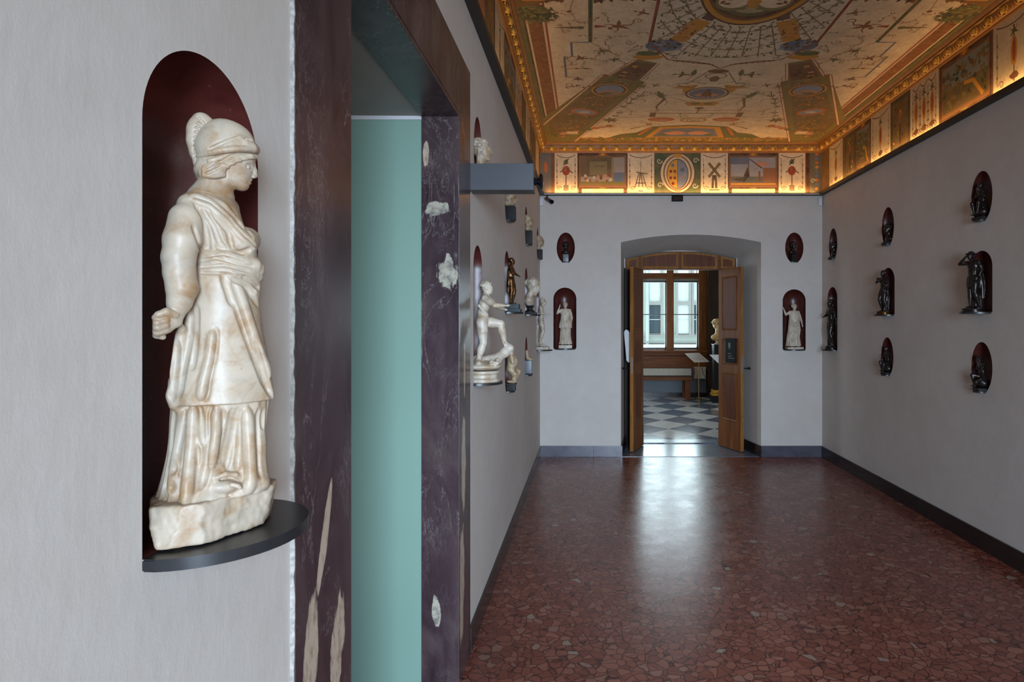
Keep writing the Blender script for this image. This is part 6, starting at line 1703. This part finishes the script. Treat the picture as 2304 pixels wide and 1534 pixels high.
# ---- left wall, last column
def f(F_):
    body(F_, dict(head=(0, -.050, .925), neck=(0, -.02, .855), re=(-.13, -.02, .68), rh=(-.11, -.16, .66), le=(.13, .02, .66), lh=(.11, -.04, .54), rk=(-.05, -.05, .30), ra=(-.05, .02, .05), lk=(.05, -.02, .29), la=(.06, .05, .05)), 'curly')
    F_.chain([(0, .12, .0), (.02, .10, .25), (0, .08, .42)], [.05, .04, .03], .02); F_.ell((0, -.03, .50), (.05, .035, .04), .02)
sculpture('marble_statue', 'ivory marble nude youth holding out a forearm, left wall beside the end wall', 'statue', 'L', 6.60, 1.25, 0.040, 0.50, f, MARBLE2, base=[('plinth', slab(.075, .085, .032, .012), MARBLE2, .032)])
sculpture('marble_bust', 'small cream marble head on a black block, oval niche in the left corner', 'bust', 'L', 6.60, 2.25, 0.02, 0.135, bust('curly', False), MARBLE3, 0, res=.016, lo=BL, hi=BH,
          base=[('block', slab(.026, .034, .10, .002), BLACKST, .10)], part='head')

# ---- right wall bronzes
def f(F_):
    body(F_, dict(head=(-.01, -.015, .93), re=(-.15, -.03, .68), rh=(-.09, -.12, .64), le=(.16, .02, .68), lh=(.12, -.02, .55), lk=(.07, -.05, .29)), 'curly', thick=1.08)
    F_.chain([(.10, .04, .80), (.15, .06, .5), (.13, .07, .25)], [.02, .035, .02], .02)
sculpture('bronze_statue', 'tall black bronze nude figure in the arched niche nearest the far corner, right wall', 'statue', 'R', 6.63, 1.25, 0.015, 0.52, f, BRONZE, base=[('plinth', disc(.078, .030), BRONZE, .030)])
def f(F_):
    body(F_, dict(head=(.02, -.03, .93), re=(-.13, -.10, .72), rh=(-.02, -.14, .76), le=(.14, -.02, .66), lh=(.09, -.08, .55), rk=(-.06, -.06, .30), ra=(-.07, .02, .05)), 'curly', thick=1.12)
    F_.ell((-.01, -.15, .80), (.04, .035, .04), .01); F_.chain([(.08, .05, .60), (.13, .05, .35), (.12, .04, .06)], [.03, .025, .03], .02)
sculpture('bronze_statue', 'black bronze youth clasping an object to the chest, middle column of the right wall', 'statue', 'R', 5.40, 1.62, 0.04, 0.365, f, BRONZE, 0.25, base=[('plinth', disc(.066, .028), BRONZE2, .028)])
def f(F_):
    body(F_, dict(head=(-.02, -.035, .925), neck=(-.01, -.01, .855), re=(.0, -.0, .0), rh=(0, 0, 0), le=(.15, .03, .66), lh=(.11, .02, .52), lk=(.06, -.04, .29), la=(.09, .03, .05), rk=(-.05, -.01, .29), ra=(-.05, -.01, .05)) | dict(re=(-.215, -.06, .80), rh=(-.062, -.080, .935), le=(.15, .02, .68), lh=(.12, -.03, .55)), 'hat', thick=1.12)
    robe(F_, [(.36, 0, 0, .10, .08), (.45, 0, 0, .105, .085), (.56, 0, 0, .088, .072), (.68, 0, 0, .088, .068)], 9, .07)
    F_.ell((.10, -.06, .52), (.05, .05, .06), .02); F_.loft([(.16, .05, .07, .10, .030), (.40, .04, .07, .13, .035), (.65, .02, .055, .12, .030), (.80, .0, .04, .10, .028)], .03, lambda th, z: .12*np.sin(th*7+5*z)); F_.chain([(.0, .06, .04), (.02, .07, .3)], [.045, .035], .02)
sculpture('bronze_statue', 'black bronze man in a hat shading his eyes, nearest column of the right wall', 'statue', 'R', 4.115, 1.62, 0.055, 0.385, f, BRONZE, 0.35, res=.0075, base=[('plinth', disc(.074, .026, .95), BRONZE, .026)])
def seated(var):
    def g(F_):
        p = dict(hip=(0, .03, .26), belly=(0, .0, .38), chest=(0, -.02, .50), neck=(0, -.04, .62), head=(.02*var, -.06, .70), rs=(-.10, -.02, .575), ls=(.10, -.02, .575),
                 rp=(-.05, .02, .24), lp=(.05, .02, .24), rk=(-.08, -.20, .30), ra=(-.06, -.16, .06), lk=(.09, -.18, .22+.08*var), la=(.07, -.20, .05), re=(-.15, -.06, .44), rh=(-.08, -.19, .38), le=(.15, -.08, .44), lh=(.06, -.17, .50+.05*var))
        body(F_, p, 'curly', thick=1.1); F_.ell((0, .02, .10), (.15, .15, .12), .04)
    return g
SL, SH = (-.30, -.34, -.06), (.30, .28, .86)
for (yy, zz, lab, var, kind, Hh) in ((4.11, 2.25, 'small black bronze seated figure, upper oval niche of the nearest right-hand column', 1, 's', .295),
        (4.11, 1.08, 'small black bronze crouching figure, lower oval niche of the nearest right-hand column', -1, 's', .275),
        (5.40, 2.25, 'small dark bronze bust, upper oval niche in the middle of the right wall', 0, 'b', .16),
        (5.41, 1.08, 'small black bronze seated figure, lower oval niche in the middle of the right wall', 0.4, 's', .29),
        (6.61, 2.25, 'small dark bronze bust, oval niche of the right wall close to the corner', 0, 'b', .16)):
    if kind == 's':
        sculpture('bronze_figure', lab, 'statue', 'R', yy, zz, -.005, Hh, seated(var), BRONZE, 0.15*var, res=.010, lo=SL, hi=SH, base=[('plinth', slab(.046, .044, .022, .004), BLACKST, .022)])
    else:
        sculpture('bronze_bust', lab, 'bust', 'R', yy, zz, -.005, Hh, bust('curly'), BRONZE, 0, res=.016, lo=BL, hi=BH, base=[('block', slab(.044, .042, .022, .003), BLACKST, .022)], part='bust_head')

# shelves that carry them
for (s_, w_, z_, hw, p_, lab) in (
    (-0.277, 'E', 1.25, .125, .10, 'dark slate shelf under the marble woman left of the doorway'),
    (2.367, 'E', 1.24, .125, .10, 'dark slate shelf under the marble woman right of the doorway'),
    (3.05, 'L', 1.25, .118, .125, 'dark slate shelf under the marble youth and beast'),
    (4.13, 'L', 1.62, .10, .115, 'dark slate shelf under the brown bronze soldier'),
    (5.40, 'L', 1.62, .10, .13, 'dark slate shelf under the bowed marble bust'),
    (6.60, 'L', 1.25, .12, .165, 'dark slate shelf under the ivory marble youth'),
    (6.63, 'R', 1.25, .125, .11, 'dark slate shelf under the tall black bronze near the far corner'),
    (5.40, 'R', 1.62, .105, .115, 'dark slate shelf under the bronze youth of the middle column'),
    (4.115, 'R', 1.62, .105, .135, 'dark slate shelf under the bronze man in a hat')):
    shelf(s_, w_, z_, hw, p_, label=lab, th=.012)
for (s_, w_, z_, lab) in ((3.05, 'L', 2.25, 'above the projector box'), (4.13, 'L', 2.25, 'under the brownish marble fragment'), (4.13, 'L', 1.08, 'under the headless torso'), (5.40, 'L', 2.25, 'under the small yellowish head'),
        (5.40, 'L', 1.08, 'under the foot fragment'), (6.60, 'L', 2.25, 'under the marble head in the left corner'), (4.11, 'R', 2.25, 'under the upper seated bronze of the nearest right-hand column'), (4.11, 'R', 1.08, 'under the crouching bronze of the right wall'),
        (5.40, 'R', 2.25, 'under the bronze bust in the middle of the right wall'), (5.41, 'R', 1.08, 'under the lower seated bronze of the middle column'), (6.61, 'R', 2.25, 'under the bronze bust close to the far corner'),
        (-0.267, 'E', 2.25, 'under the bronze bust left of the doorway'), (2.369, 'E', 2.25, 'under the bronze bust right of the doorway')):
    shelf(s_, w_, z_, .045, .055 if w_ != 'E' else .012, label='small black shelf '+lab, th=.010)

# bust on its pedestal in the next room
tb = thing('marble_bust', 'yellowish marble bust on a dark pedestal half hidden by the right door leaf', 'bust', (2.50, 11.60, 1.130))
F_ = Field((-.50, -.45, -.10), (.50, .48, 1.12), .016, kmin=.02)
bust('curly', True, 0.5)(F_); F_.chain([(0, .04, .10), (0, .04, -.06)], [.14, .10], .05)
o = obj('bust_body', F_.mesh('bust_body', .40), mk_marble('amber_marble', (0.62, 0.40, 0.16), (0.45, 0.25, 0.08), (0.4, 0.28, 0.16)), tb, smooth='all'); o.location.z = .040+.03
bm = bmesh.new(); lathe(bm, [(.075, 0), (.075, .012), (.04, .03), (.036, .055), (.055, .07)], 24); obj('socle', bm, MARBLE3, tb, smooth=True)
pd = thing('pedestal', 'slender dark square pedestal with gilded feet carrying the yellowish bust', 'pedestal', (2.50, 11.60, 0.012))
obj('shaft', NB(-.10, .10, -.10, .10, .24, 1.105, .004), BLACKST, pd); obj('top_slab', NB(-.112, .112, -.112, .112, 1.105, 1.117, .004), GREYST, pd)
bm = NB(-.13, .13, -.13, .13, .13, .18, .006); obj('gilded_moulding', bm, GOLD, pd); obj('gilded_moulding', NB(-.115, .115, -.115, .115, .185, .24, .006), GOLD, pd)
obj('foot_block', NB(-.14, .14, -.14, .14, 0, .13, .004), BLACKST, pd)
